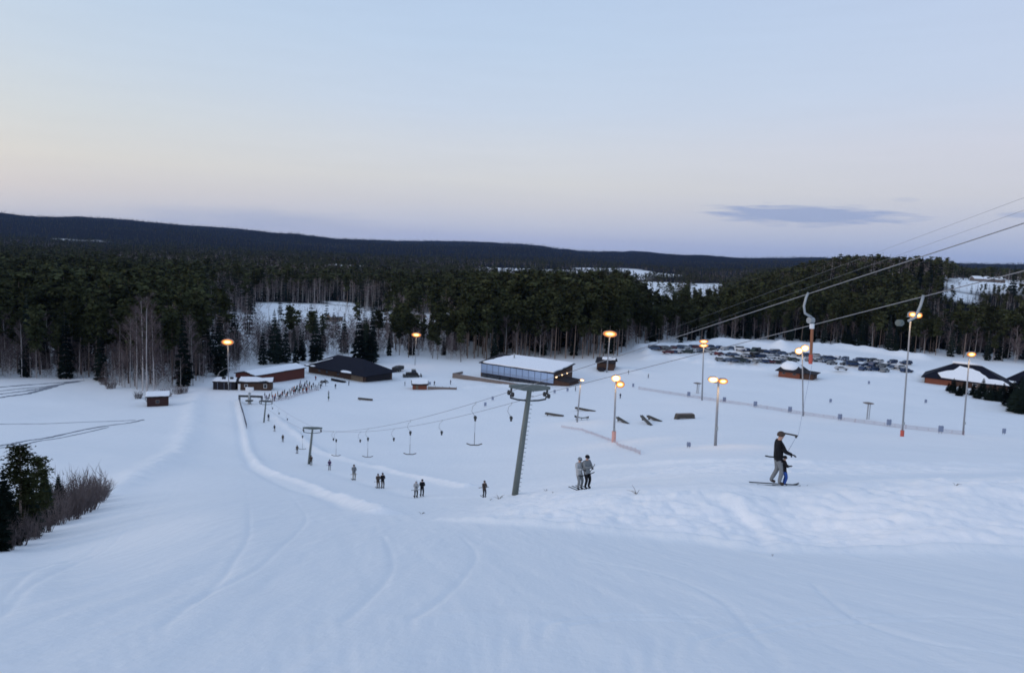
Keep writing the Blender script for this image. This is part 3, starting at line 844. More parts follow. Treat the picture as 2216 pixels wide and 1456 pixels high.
FULL = [(0.0, 0.0), (1, 0.0), (1, 1), (0, 1)]
def building(name, label, cat, A, B, depth, hw, wall, roof, kind='gable', rise=2.0, over=0.5, snow=(FULL,), st=0.3, drop=0.4):
    a, b = (p if isinstance(p, Vector) else G(*p) for p in (A, B))
    ex = Vector((b.x - a.x, b.y - a.y, 0)); w = ex.length; rz = math.atan2(ex.y, ex.x)
    c = a + (b - a) / 2
    zs = min(a.z, b.z)
    root = empty(name, (a.x, a.y, zs), rz)
    tag(root, label, cat)
    d = depth
    mb = MB(); z0 = -drop - 0.6
    if kind == 'gable':
        prof = [(0, z0), (d, z0), (d, hw), (d / 2, hw + rise), (0, hw)]
        mb.prism([(0, y, z) for y, z in prof], (1, 0, 0), w)
    elif kind == 'mono':
        prof = [(0, z0), (d, z0), (d, hw + rise), (0, hw)]
        mb.prism([(0, y, z) for y, z in prof], (1, 0, 0), w)
    else:
        mb.prism([(0, y, z) for y, z in [(0, z0), (d, z0), (d, hw), (0, hw)]], (1, 0, 0), w)
    mb.build('wall', wall, root)
    rt_ = 0.22; o = over
    rf = MB()
    if kind == 'gable':
        s = rise / (d / 2)
        e0, e1 = hw - o * s, hw + rise
        for y0, y1 in ((-o, d / 2), (d + o, d / 2)):
            rf.prism([(-o, y0, e0 + .02), (w + o, y0, e0 + .02), (w + o, y1, e1 + .02), (-o, y1, e1 + .02)], (0, 0, 1), rt_)
        q = [(-o, -o, e0 + rt_), (w + o, -o, e0 + rt_), (w + o, d / 2, e1 + rt_), (-o, d / 2, e1 + rt_)]
        q2 = [(w + o, d + o, e0 + rt_), (-o, d + o, e0 + rt_), (-o, d / 2, e1 + rt_), (w + o, d / 2, e1 + rt_)]
        quads = [q, q2]
    elif kind == 'mono':
        s = rise / d
        q = [(-o, -o, hw - o * s + .02), (w + o, -o, hw - o * s + .02), (w + o, d + o, hw + rise + o * s + .02), (-o, d + o, hw + rise + o * s + .02)]
        rf.prism(q, (0, 0, 1), rt_)
        quads = [[(x, y, z + rt_) for x, y, z in q]]
    else:                                              # hip
        i = min(d / 2 + o, w * 0.4)
        E = hw - 0.1; T_ = hw + rise
        c0, c1, c2, c3 = (-o, -o, E), (w + o, -o, E), (w + o, d + o, E), (-o, d + o, E)
        r0, r1 = (i, d / 2, T_), (w - i, d / 2, T_)
        rf.add([c0, c1, c2, c3, r0, r1] + [(x, y, z - .2) for x, y, z in (c0, c1, c2, c3)],
               [(0, 1, 5, 4), (2, 3, 4, 5), (1, 2, 5), (3, 0, 4), (6, 7, 1, 0), (7, 8, 2, 1), (8, 9, 3, 2), (9, 6, 0, 3), (9, 8, 7, 6)])
        quads = [[c0, c1, r1, r0]]
    ro = rf.build('roof', roof, root)
    for k, s in enumerate(snow):
        qi, poly = (s if isinstance(s, tuple) else (0, s))
        snow_slab('roof_snow', quads[qi], poly, st, root)
    root['w'] = w
    return root, w, d

def window(root, x, z, w, h, frame=M_WHITE, pane=M_DGLASS, name='window', y=-0.05):
    f = MB()
    for sx in (-1, 1): f.box((x + sx * w / 2, y, z), (.1, .1, h + .1))
    for sz in (-1, 1): f.box((x, y, z + sz * h / 2), (w - .1, .1, .1))
    fo = f.build(name, frame, root)
    MB().box((x, y + .03, z), (w - .1, .04, h - .1)).build('pane', pane, fo)
    return fo
def door(root, x, w, h, m=M_WHITE, y=-0.05):
    o = MB().box((x, y, h / 2), (w, .1, h)).build('door', m, root)
    MB().box((x + w * .35, y - .09, h / 2), (.06, .08, .14)).build('handle', M_STEEL, o)

# the long lodge with a glass front on a terrace
lodge, lw, ld = building('lodge', 'long two storey lodge with a glass front and snow covered roof above a terrace', 'lodge', (1040, 818), (1199, 834), 13, 5.9,
                         M_BROWN, M_DARK, 'mono', 1.9, 0.7, snow=[[(0.05, 0.03), (0.16, 0.0), (0.5, 0.02), (0.8, 0.0), (0.97, 0.03), (0.99, 0.6), (0.985, 0.97), (0.5, 1.0), (0.2, 0.97), (0.12, 0.6)]], st=0.45)
g = MB().box((lw / 2, -0.12, 4.0), (lw - 0.5, .08, 3.3)).build('glass_front', M_GLASS, lodge)
fr = MB()
for k in range(13): fr.box((0.25 + (lw - .5) * k / 12, -0.22, 4.0), (.12, .12, 3.4))
for z in (2.3, 3.15, 5.7): fr.box((lw / 2, -0.20, z), (lw - .4, .1, .13))
fr.build('glazing_bars', M_SLATE, lodge)
dk = MB().box((lw / 2, -0.08, 1.1), (lw - 1.2, .14, 1.9)).build('lower_windows', M_DGLASS, lodge)
for x in (3, 9, 13.5, 17, 22, 26):
    if x < lw: MB().tube([(x, -0.5, 0), (x, -0.5, 2.2)], .09, 6).build('terrace_post', M_DARK, lodge)
tr = MB()
tr.box((lw * .42 - 3, -6.3, 0.2), (lw + 6, .2, 2.6)); tr.box((lw * .42 - 3 - (lw + 6) / 2, -3.1, 0.2), (.2, 6.2, 2.6)); tr.box((lw * .42 - 3 + (lw + 6) / 2, -3.1, 0.2), (.2, 6.2, 2.6))
tr.build('terrace_wall', M_GREYW, lodge)
MB().box((lw * .42 - 3, -3.2, .45), (lw + 5.6, 6.0, .3)).build('terrace_floor', M_SNOW, lodge)
for k, (yy, zz) in enumerate([(0.6, 4.5), (4.6, 4.9), (8.2, 5.1)]):
    MB().box((lw + .12, yy + .6, zz), (.14, .8, .38)).build('lit_window', M_LAMPS, lodge)
wr = MB().box((lw + 3.0, 4, 1.6), (6, 8, 4.2)).build('annexe', M_BROWN, lodge)
MB().prism([(lw - .1 + .15, -.5, 3.75), (lw + 6.5, -.5, 3.4), (lw + 6.5, 8.5, 3.4), (lw + .05, 8.5, 3.75)], (0, 0, 1), .25).build('annexe_roof', M_DARK, lodge)
ch = MB().tube([(9, 9, 7), (9, 9, 9.4)], .28, 8); ch.tube([(9, 9, 9.4), (9, 9, 9.7)], .38, 8); ch.build('chimney', M_STEEL, lodge)
ch = MB().tube([(1.5, 8, 6.8), (1.5, 8, 8.2)], .2, 8).build('vent', M_DARK, lodge)

# red shed, huts and the dark-roofed hall
shed, sw, sd = building('red_shed', 'long low dark red shed with a snow covered roof', 'shed', (552, 832), (659, 818), 9, 3.7, M_RED, M_DARK, 'gable', 0.9, .4, st=.22)
door(shed, sw * .3, 1.4, 2.2, M_BROWN)
hut1, w_, _ = building('lift_hut', 'dark container like hut with thick snow roof under the left lamp', 'hut', (461, 843), (509, 844), 4, 2.4, M_DARK, M_BLACK, 'mono', .4, .2, st=.3)
for k in (0.2, .5, .8): MB().box((w_ * k, -.04, 1.2), (.08, .08, 2.2)).build('door_bar', M_SLATE, hut1)
MB().box((w_ * .4, 2.0, 3.4), (1.0, .8, .7)).build('roof_box', M_BLACK, hut1)
MB().box((w_ * .75, 2.2, 3.4), (.9, .7, .7)).build('roof_vent', M_BLACK, hut1)
hut2, w_, _ = building('ticket_hut', 'dark red ticket hut with ragged snow on its roof and two small windows', 'hut', (514, 844), (587, 845), 5, 2.6, M_BROWN, M_DARK, 'gable', .9, .5,
                       snow=[[(0.08, .15), (.3, .05), (.6, .08), (.8, .25), (.9, .02), (1, .05), (1, .9), (.7, .75), (.5, .98), (.1, .97)]], st=.35)
window(hut2, w_ * .25, 1.5, .9, .8); window(hut2, w_ * .82, 1.4, .9, 1.2)
MB().box((.5, -.06, 1.1), (.7, .1, 2.0)).build('door', M_WHITE, hut2)
hall, hw_, hd_ = building('hall', 'big brown hall under a wide dark navy roof almost free of snow', 'hall', (668, 806), (788, 827), 14, 2.9, M_BROWN, M_ROOF, 'hip', 4.3, 1.3,
                          snow=[[(.0, .03), (.05, .0), (.09, .05), (.03, .1)], [(.10, .02), (.17, .0), (.17, .06), (.11, .06)], [(.62, .02), (.70, .0), (.80, .02), (.79, .10), (.66, .11)], [(.01, .05), (.03, .05), (.15, .7), (.13, .72)]], st=.3)
for k in (.2, .34, .55): window(hall, hw_ * k, 1.6, 1.2, 1.0, M_BROWN)
MB().box((hw_ * .88, -.08, 1.3), (hw_ * .2, .12, 2.6)).build('porch_boards', M_TAN, hall)
MB().box((hw_ + .07, 7, 1.5), (.14, 12, 3.0)).build('end_door', M_DARK, hall)
kiosk, kw, kd_ = building('kiosk', 'small grey kiosk with a maroon hipped roof beside the navy roofed hall', 'kiosk', (803, 824), (834, 814), 5, 2.6, M_SLATE, M_MAROON, 'hip', 1.6, .9,
                          snow=[[(.2, .2), (.5, .15), (.55, .6), (.35, .7)]], st=.12)
window(kiosk, kw * .5, 1.5, kw * .6, 1.2, M_WHITE)
hut3, w_, _ = building('red_hut', 'little dark red hut with a flat snow roof below the birches', 'hut', (318, 880), (364, 878), 3.6, 2.5, M_DARKRED, M_DARK, 'mono', .35, .3, st=.35)
window(hut3, w_ * .5, 1.3, .8, .8, M_GREYW)
hut4, w_, _ = building('snack_hut', 'small brown hut with a curled snow roof beside the low board fence', 'hut', (893, 843), (924, 843), 4, 1.9, M_REDB, M_DARK, 'gable', 1.1, .5,
                       snow=[[(.05, .1), (.5, .05), (.95, .15), (1, .9), (.5, 1), (.0, .95)]], st=.25)
MB().box((w_ * .3, -.06, .9), (.8, .1, 1.7)).build('door', M_TAN, hut4)
hut5, w_, _ = building('lift_station', 'dark wooden drive hut of the second lift behind the orange lamp', 'hut', (1291, 800), (1328, 802), 6, 3.2, M_BROWN, M_DARK, 'gable', 1.4, .6,
                       snow=[[(.3, .55), (.6, .5), (.95, .6), (.95, 1), (.3, 1)]], st=.3)
MB().box((w_ * .3, -1.4, .6), (2.4, 2.2, 1.2)).build('platform', M_DARK, hut5)
kota, w_, kd2 = building('log_hut', 'reddish log hut with a round cap of snow on its dark roof', 'hut', (1684, 815), (1730, 820), 9, 2.6, M_REDB, M_DARK, 'hip', 3.8, 1.1, snow=[], st=.3)
i_ = w_ / 2
cap = MB(); rings = []
for k, (rr, zz) in enumerate([(1.0, 0.0), (1.0, .5), (.92, 1.2), (.74, 2.1), (.44, 2.7), (.05, 2.95)]):
    rings.append([(w_ * .46 + rr * 4.1 * math.cos(t * PI / 8) * (1 + .05 * math.sin(t * 2.1)), kd2 * .42 + rr * 4.4 * math.sin(t * PI / 8), 3.15 + zz) for t in range(16)])
vs = [p for r in rings for p in r]
fs = [(k * 16 + t, k * 16 + (t + 1) % 16, (k + 1) * 16 + (t + 1) % 16, (k + 1) * 16 + t) for k in range(5) for t in range(16)] + [tuple(range(16))[::-1], tuple(80 + t for t in range(16))]
cap.add(vs, fs).build('roof_snow', M_SNOW, kota, smooth=True)
for k in (.25, .75): window(kota, w_ * k, 1.7, 1.1, .6, M_GREYW)
MB().box((w_ + 2.4, 4, 1.1), (4.6, 7, 2.6)).build('porch', M_BROWN, kota)
MB().prism([(w_ + .05, -.3, 2.6), (w_ + 5.8, -.3, 2.3), (w_ + 5.8, 8, 2.3), (w_ + .05, 8, 2.6)], (0, 0, 1), .22).build('porch_roof', M_DARK, kota)
house, w_, d_ = building('house', 'long brown house with a big snow patch on its dark hipped roof', 'house', (2000, 828), (2180, 850), 15, 2.6, M_BROWN, M_ROOF, 'hip', 5.4, 1.2,
                         snow=[[(.10, .30), (.22, .06), (.45, .03), (.75, .01), (.985, .02), (.97, .24), (.80, .26), (.74, .62), (.62, .74), (.30, .84), (.26, .55), (.17, .48)]], st=.4)
MB().box((w_ * .17, -.06, 1.2), (w_ * .32, .12, 2.3)).build('red_boarding', M_REDB, house)
for k in (.1, .24, .62): window(house, w_ * k, 1.5, 1.6, .9)
rs = MB().tube([(d_ * .55, d_ / 2 + .5, 8.25), (w_ * .5, d_ / 2 + .5, 8.3), (w_ - d_ * .6, d_ / 2 + .5, 8.2)], [.5, .7, .4], 8).build('ridge_snow', M_SNOW, house, smooth=True)
MB().box((w_ * .66, -.06, 1.1), (1.1, .1, 2.1)).build('door', M_GREYW, house)
house2, w2_, _ = building('barn', 'dark navy roofed barn cut off by the right edge of the picture', 'barn', G(2192, 846) + Vector((0, 6, 0)), G(2290, 858) + Vector((0, 6, 0)), 12, 2.6, M_BROWN, M_ROOF, 'hip', 5.0, 1.0,
                          snow=[[(.06, .02), (.3, .0), (.32, .1), (.1, .12)], [(.1, .86), (.5, .86), (.55, .98), (.12, .98)]], st=.35)
for k in (.15, .4): window(house2, w2_ * k, 1.5, 1.2, .9)
fb, w_, _ = building('field_barn', 'small wooden barn with a snowy roof alone in the clearing', 'barn', (716, 696), (742, 695), 6, 3.0, M_TAN, M_DARK, 'gable', 2.0, .5, st=.3)
door(fb, w_ * .5, 2.0, 2.2, M_BROWN)
b5 = on(ray(2110, 600).x * 985, 985.0)
fb2, w_, _ = building('farm_barn', 'long white roofed farm building on the snowy hill at the right', 'barn', b5, b5 + Vector((38, -4, 0)), 14, 4.0, M_GREYW, M_SNOW, 'gable', 3.0, .6, st=.3)
door(fb2, w_ * .4, 4.0, 3.2, M_BROWN)
# log piles at the far side of the clearing
for px, py, n in [(868, 686, 16), (905, 688, 20), (948, 690, 18), (985, 692, 14)]:
    b = G(px, py); m = MB()
    for r_i in range(4):
        for k in range(n - r_i):
            x = b.x + (k - n / 2 + r_i / 2) * .62
            m.tube([(x, b.y, b.z + .3 + r_i * .52), (x, b.y + 5, b.z + .3 + r_i * .52)], .3, 6)
    tag(m.build('log_pile', M_TAN), 'stack of pale logs in the snow across the clearing', 'log pile', 'log piles across the clearing')
# low board fence between the brown hut and the lodge
a, b = G(926, 843), G(988, 843)
m = MB(); L = (b - a).length; rz = math.atan2(b.y - a.y, b.x - a.x)
fe = empty('board_fence', a, rz); tag(fe, 'low board fence running from the brown snack hut toward the lodge', 'fence')
for k in range(5): MB().box((L * k / 4, .12, .6), (.14, .1, 1.5)).build('post', M_GREYW, fe)
MB().box((L / 2, 0, .55), (L, .08, 1.1)).build('boards', M_GREYW, fe)

# ------------------------------------------------------------------ floodlights
def disc(c, rx, rz, y0, y1, n=18):
    m = MB(); vs = []
    for y in (y0, y1): vs += [(c[0] + rx * math.cos(2 * PI * k / n), y, c[1] + rz * math.sin(2 * PI * k / n)) for k in range(n)]
    return m.add(vs, [tuple(range(n)), tuple(range(n, 2 * n))[::-1]] + [(k, (k + 1) % n, n + (k + 1) % n, n + k) for k in range(n)])
def lamp(base, top_px, label, pad=None, heads=((0, M_LAMP),), r=0.13, size=(.95, .5), pole=M_POLE, tx=None, watts=110):
    b = G(*base); h = top_z(b, top_px)
    root = empty('floodlight', b); tag(root, label, 'floodlight', 'floodlights over the ski area')
    if tx:
        dx = (tx - project((b.x, b.y, b.z + h))[0]) * b.y / 1600
        root.rotation_euler = (0, math.atan2(dx, h), 0)
    MB().tube([(0, 0, -.6), (0, 0, h * .5), (0, 0, h - .2)], [r * 1.25, r, r * .8], 8).build('pole', pole, root, smooth=True)
    MB().box((0, .1, h - .28), (max(1.2, size[0] * .8), .14, .14)).build('crossbar', M_STEEL, root)
    for q in heads:
        dx, m, dz = q[0], q[1], (q[2] if len(q) > 2 else 0)
        ho = disc((dx, h + .1 + dz), size[0] * .64, size[1] * .66, .02, .42)
        ho.box((dx, .1, h + .1 + size[1] / 2 + .06 + dz), (size[0] * .7, .7, .06))
        l = ho.build('lamp_head', M_STEEL, root)
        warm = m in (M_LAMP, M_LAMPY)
        disc((dx, h + .1 + dz), size[0] * .62, size[1] * .64, -.03, .02).build('outer_halo', M_HALO_DIM if warm else M_HALO_BRIGHT, l)  # added glowing disc, imitates the outer camera bloom
        disc((dx, h + .1 + dz), size[0] * .46, size[1] * .44, -.06, -.03).build('inner_halo', M_HALO_BRIGHT if warm else M_LAMPS, l)  # added glowing disc, imitates the brighter bloom close to the lens
        disc((dx, h + .1 + dz), size[0] * .30, size[1] * .22, -.09, -.06).build('lens', m, l)
    ld_ = bpy.data.lights.new('flood_beam', 'SPOT'); ld_.energy = watts * 3; ld_.color = (1.0, .62, .28); ld_.spot_size = math.radians(130); ld_.spot_blend = .8; ld_.shadow_soft_size = .5
    lo = bpy.data.objects.new('flood_beam', ld_); COL.objects.link(lo); lo.parent = root
    lo.location = (0, -.5, h - .6); lo.rotation_euler = (math.radians(-25), 0, 0)
    if pad: MB().tube([(0, 0, -.2), (0, 0, pad[1])], r * 2.3, 10).build('pole_pad', pad[0], root)
    MB().box((0, -r - .1, min(2.4, h * .4)), (.34, .2, .5)).build('switch_box', M_STEEL, root)
    return root

W_ = M_LAMPW
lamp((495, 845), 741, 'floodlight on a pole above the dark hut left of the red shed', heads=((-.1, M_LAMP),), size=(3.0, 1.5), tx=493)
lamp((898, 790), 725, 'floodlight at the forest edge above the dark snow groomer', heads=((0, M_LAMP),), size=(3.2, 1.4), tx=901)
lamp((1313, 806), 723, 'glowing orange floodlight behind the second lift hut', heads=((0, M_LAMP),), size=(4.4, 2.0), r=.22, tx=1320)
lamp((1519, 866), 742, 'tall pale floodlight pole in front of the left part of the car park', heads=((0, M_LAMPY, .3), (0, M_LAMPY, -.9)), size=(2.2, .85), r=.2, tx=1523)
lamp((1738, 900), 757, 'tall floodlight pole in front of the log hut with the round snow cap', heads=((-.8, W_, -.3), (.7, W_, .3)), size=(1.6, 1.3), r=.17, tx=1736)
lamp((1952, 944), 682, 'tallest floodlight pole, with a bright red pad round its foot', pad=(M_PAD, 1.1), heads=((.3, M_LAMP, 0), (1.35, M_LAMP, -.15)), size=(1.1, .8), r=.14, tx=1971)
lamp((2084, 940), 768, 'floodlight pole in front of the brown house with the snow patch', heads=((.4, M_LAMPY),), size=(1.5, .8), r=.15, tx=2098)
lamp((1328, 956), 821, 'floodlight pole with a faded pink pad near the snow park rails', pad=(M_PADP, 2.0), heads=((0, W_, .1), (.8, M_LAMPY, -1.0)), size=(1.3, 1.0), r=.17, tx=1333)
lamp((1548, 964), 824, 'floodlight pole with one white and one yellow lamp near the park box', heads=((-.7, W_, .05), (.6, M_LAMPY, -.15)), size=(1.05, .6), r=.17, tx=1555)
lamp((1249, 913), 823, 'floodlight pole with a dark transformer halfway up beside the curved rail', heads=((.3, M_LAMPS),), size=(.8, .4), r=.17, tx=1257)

# ------------------------------------------------------------------ T-bar lift
LU = Vector((-0.4255, 0.905, 0)); LN = Vector((0.905, 0.4255, 0))
ARZ = math.atan2(LN.y, LN.x)
LEAN = math.radians(5.2)
def mast(base, top_px, span, label, scale=1.0, ladder=True):
    b = base if isinstance(base, Vector) else G(*base); h = top_z(b, top_px)
    root = empty('lift_mast', b, ARZ); root.rotation_euler = (Matrix.Rotation(LEAN, 3, 'Y') @ Matrix.Rotation(ARZ, 3, 'Z')).to_euler(); tag(root, label, 'lift mast', 'masts of the T-bar lift')
    s = scale
    MB().tube([(0, 0, -.8), (0, 0, h * .5), (0, 0, h)], [.24 * s, .21 * s, .17 * s], 12).build('pole', M_MAST, root, smooth=True)
    hs = span / 2
    MB().prism([(-hs, -.13, h - .02), (-hs, -.13, h + .18 * s), (-hs * .5, -.13, h + .26 * s), (hs * .5, -.13, h + .26 * s), (hs, -.13, h + .18 * s), (hs, -.13, h - .02), (hs * .3, -.13, h - .18 * s), (-hs * .3, -.13, h - .18 * s)], (0, 1, 0), .26).build('crossarm', M_MDARK if s < .9 else M_MAST, root)
    for sx in (-1, 1):
        x = sx * hs * .9
        sh = MB().box((x, 0, h - .35 * s), (.1, .9 * s, .12)).box((x, 0, h - .15 * s), (.1, .14, .4 * s))
        so = sh.build('sheave_frame', M_MDARK, root)
        for yy in (-.32 * s, .32 * s):
            MB().tube([(x - .06, yy, h - .45 * s), (x + .06, yy, h - .45 * s)], .17 * s, 10).build('sheave', M_BLACK, so)
        MB().tube([(x, 0, h - .5 * s), (x * .97, 0, h - .75 * s), (x * .6, 0, h - .86 * s), (x * .2, 0, h - .9 * s), (0, 0, h - .9 * s)], .065 * s, 6).build('yoke', M_MDARK, root)
    if ladder:
        l = MB()
        for k in range(int(h / .32)): l.box((.24 * s, -.05, .3 + k * .32), (.26, .04, .04))
        l.build('ladder', M_STEEL, root)
    return root, b, h
mast1, mb1, mh1 = mast(on(ray(1114, 1076).x * 52, 52.0), 838, 3.2, 'nearest lift mast, tall leaning looking grey green pole with crossarm and ladder')
mast2, mb2, mh2 = mast(on(ray(668, 1016).x * 121, 121.0), 926, 3.2, 'second lift mast with a flat crossarm and curved yoke below it', .9)
mast3, mb3, mh3 = mast((571, 914), 868, 3.2, 'thin third lift mast nearest to the lift queue', .85, False)
def arm_end(b, h, sx, span=3.2, dz=-.28): return b + Matrix.Rotation(LEAN, 3, 'Y') @ (Vector((0, 0, h + dz)) + LN * (sx * span / 2 * .9))
# drive station at the foot of the lift
b = G(540, 874); h0 = top_z(b, 838)
ds = empty('drive_station', b, math.radians(4)); tag(ds, 'grey lift drive station with a white box on top and a long beam', 'lift station')
MB().tube([(0, 0, -.3), (0, 0, h0 - 1.4)], [.5, .32], 10).build('column', M_STEEL, ds)
MB().box((0, 0, h0 - .7), (2.0, 1.2, 1.3)).build('motor_box', M_WHITE, ds, bevel=.08)
MB().box((.3, 0, 2.2), (6.5, .5, .55)).build('beam', M_MDARK, ds)
MB().box((.3, 0, 2.62), (6.4, .4, .16)).build('beam_snow', M_SNOW, ds)
for sx in (-1, 1): MB().tube([(.3 + sx * 2.9, 0, -.3), (.3 + sx * 2.9, 0, 1.9)], .13, 8).build('leg', M_MDARK, ds)
MB().tube([(0, -.2, .9), (0, -.2, 1.1)], 1.1, 20).build('bull_wheel', M_MDARK, ds)

def sag_pts(p, q, sag, n=14):
    return [p.lerp(q, k / n) - Vector((0, 0, 4 * sag * (k / n) * (1 - k / n))) for k in range(n + 1)]
cable_paths = {}
for key, sx, ends, lab in (('C', -1, [(2216, 483, 20.6)], 'haul cable of the T-bar lift on the uphill left side'), ('D', 1, [(2216, 586, 23.4)], 'haul cable of the T-bar lift on the lower right side')):
    m1, m2, m3 = arm_end(mb1, mh1, sx), arm_end(mb2, mh2, sx), arm_end(mb3, mh3, sx)
    e = P(*ends[0]); far = m1 + (e - m1) * 1.9
    st = Vector((b.x, b.y, b.z + 2.2)) + LN * sx * 1.3
    pts = sag_pts(far, m1, 0.0, 20)[:-1] + sag_pts(m1, m2, 1.3, 24)[:-1] + sag_pts(m2, m3, .5, 10)[:-1] + sag_pts(m3, st, .2, 6)
    cable_paths[key] = pts
    m = MB().tube(pts, .018, 5)
    tag(m.build('lift_cable', M_CABLE), lab, 'lift cable', 'haul cables of the T-bar lift')
for (p0, p1, lab) in (((1330, 757, 322), (2216, 428, 62), 'upper thin cable of the second lift crossing the far forest'), ((1392, 750, 322), (2216, 455, 62), 'lower thin cable of the second lift crossing the far forest')):
    p, q = P(*p0), P(*p1); q = p + (q - p) * 1.15
    st = Vector((p.x - 6, p.y + 4, Hs(p.x - 6, p.y + 4) + 3))
    tag(MB().tube([st, p, p.lerp(q, .5), q], .014, 5).build('lift_cable', M_CABLE), lab, 'lift cable', 'cables of the second lift')

def on_cable(key, px):
    pts = cable_paths[key]
    for p, q in zip(pts[:-1], pts[1:]):
        if p.y < 5 or q.y < 5: continue
        a0, a1 = project(p)[0], project(q)[0]
        if min(a0, a1) <= px <= max(a0, a1):
            f = (px - a0) / (a1 - a0 + 1e-9)
            return p.lerp(q, f)
    return pts[len(pts) // 2]
# hanger prototype with rope and T handle
def hanger(p, rope, label, tee=True, m=M_MDARK, handle=M_RUST):
    root = empty('tow_hanger', p, ARZ - .35); tag(root, label, 'tow hanger', 'T-bar hangers on the lift cable')
    MB().tube([(0, 0, .06), (0, .02, -.12), (-.22, .03, -.3), (-.3, .03, -.7), (-.12, .03, -1.0), (0, .03, -1.08)], .022, 6).build('hanger_arm', M_STEEL, root, smooth=True)
    r = MB().tube([(0, -.12, -1.2), (0, .14, -1.2)], .13, 14); r.box((0, 0, -1.38), (.16, .16, .2))
    r.build('reel', m, root, bevel=.02)
    if tee:
        MB().tube([(0, 0, -1.5), (0, 0, -1.5 - rope)], .012, 4).build('rope', M_BLACK, root)
        t = MB().tube([(0, 0, -1.5 - rope), (0, 0, -2.5 - rope)], .025, 6)
        t.tube([(-.62, 0, -2.38 - rope), (-.3, 0, -2.5 - rope), (.3, 0, -2.5 - rope), (.62, 0, -2.38 - rope)], .045, 6)
        t.build('t_handle', handle, root)
    return root
protos_h = {}
def put_hanger(key, px, rope, tee, label):
    p = on_cable(key, px)
    kk = (tee, rope)
    if kk not in protos_h:
        protos_h[kk] = hanger(p, rope, label, tee)
    else:
        c = copy_tree(protos_h[kk]); c.location = p; c['label'] = label
order = ['first', 'second', 'third', 'fourth', 'fifth', 'sixth', 'seventh', 'eighth']
for i, px in enumerate([1030, 889, 797, 728, 655]): put_hanger('C', px, .9, True, f'hanger with dangling T-bar on the left cable, {order[i]} below the nearest mast')
for i, px in enumerate([1108, 957, 853, 780, 722]): put_hanger('D', px, 0, False, f'bare reel hanger on the right cable, {order[i]} below the nearest mast')
for i, px in enumerate([622, 604, 590]): put_hanger('D', px, 0.0, False, f'tiny reel hanger beyond the second mast, {order[i]} down toward the queue')
# two hangers close by on the right
p = on_cable('C', 1752)
h1 = empty('tow_hanger', p, 0); tag(h1, 'nearest tow hanger with a grey curved arm and an orange tow bar', 'tow hanger', 'T-bar hangers on the lift cable')
MB().tube([(0, 0, .05), (-.07, 0, -.15), (-.12, 0, -.45), (-.06, 0, -.72), (.2, 0, -.86)], .045, 8).build('hanger_arm', M_STEEL, h1, smooth=True)
MB().tube([(.10, -.0, -.98), (.30, .1, -.98)], .12, 16).build('reel', M_STEEL, h1, bevel=.02)
MB().tube([(.24, 0, -1.1), (.25, 0, -1.28)], .09, 8).build('reel_neck', M_WHITE, h1)
MB().tube([(.26, 0, -1.28), (.30, 0, -2.25)], .058, 8).build('tow_bar', M_ORANGE, h1)
MB().tube([(.30, 0, -2.25), (.31, 0, -2.6)], .075, 8).build('bar_end', M_PAD, h1)
p = on_cable('D', 2003)
h2 = empty('tow_hanger', p, 0); tag(h2, 'tow hanger with a slanting arm and pale reel behind the tallest floodlight', 'tow hanger', 'T-bar hangers on the lift cable')
MB().tube([(0, 0, .05), (-.06, .0, -.3), (-.2, 0, -.75), (-.45, 0, -.9)], .05, 8).build('hanger_arm', M_STEEL, h2, smooth=True)
MB().tube([(-.82, -.0, -.98), (-.62, .1, -.98)], .115, 16).build('reel', M_MAST, h2, bevel=.02)

# ------------------------------------------------------------------ people
J0 = dict(pelvis=(0, 0, .93), waist=(0, 0, 1.10), chest=(0, .005, 1.32), collar=(0, -.005, 1.46), neck=(0, .005, 1.53), head=(0, .02, 1.63), crown=(0, .012, 1.72), nose=(0, .125, 1.615),
          lsh=(-.185, 0, 1.42), lel=(-.245, -.03, 1.16), lwr=(-.25, .1, .95), rsh=(.185, 0, 1.42), rel=(.245, -.03, 1.16), rwr=(.25, .1, .95),
          lhip=(-.1, 0, .86), lkn=(-.115, .04, .49), lan=(-.12, 0, .1), ltoe=(-.125, .16, .05), rhip=(.1, 0, .86), rkn=(.115, .04, .49), ran=(.12, 0, .1), rtoe=(.125, .16, .05))
RAD = dict(pelvis=(.175, .13), waist=(.165, .125), chest=(.19, .135), collar=(.10, .085), neck=(.06, .06), head=(.088, .10), crown=(.06, .065), nose=(.016, .016),
           lsh=(.085, .085), lel=(.066, .066), lwr=(.045, .045), rsh=(.085, .085), rel=(.066, .066), rwr=(.045, .045),
           lhip=(.11, .11), lkn=(.078, .078), lan=(.062, .062), ltoe=(.05, .05), rhip=(.11, .11), rkn=(.078, .078), ran=(.062, .062), rtoe=(.05, .05))
BONES = [('pelvis', 'waist', 0), ('waist', 'chest', 0), ('chest', 'collar', 0), ('collar', 'neck', 2), ('neck', 'head', 2), ('head', 'crown', 2), ('head', 'nose', 2),
         ('chest', 'lsh', 0), ('lsh', 'lel', 0), ('lel', 'lwr', 0), ('chest', 'rsh', 0), ('rsh', 'rel', 0), ('rel', 'rwr', 0),
         ('pelvis', 'lhip', 1), ('lhip', 'lkn', 1), ('lkn', 'lan', 1), ('lan', 'ltoe', 3), ('pelvis', 'rhip', 1), ('rhip', 'rkn', 1), ('rkn', 'ran', 1), ('ran', 'rtoe', 3)]
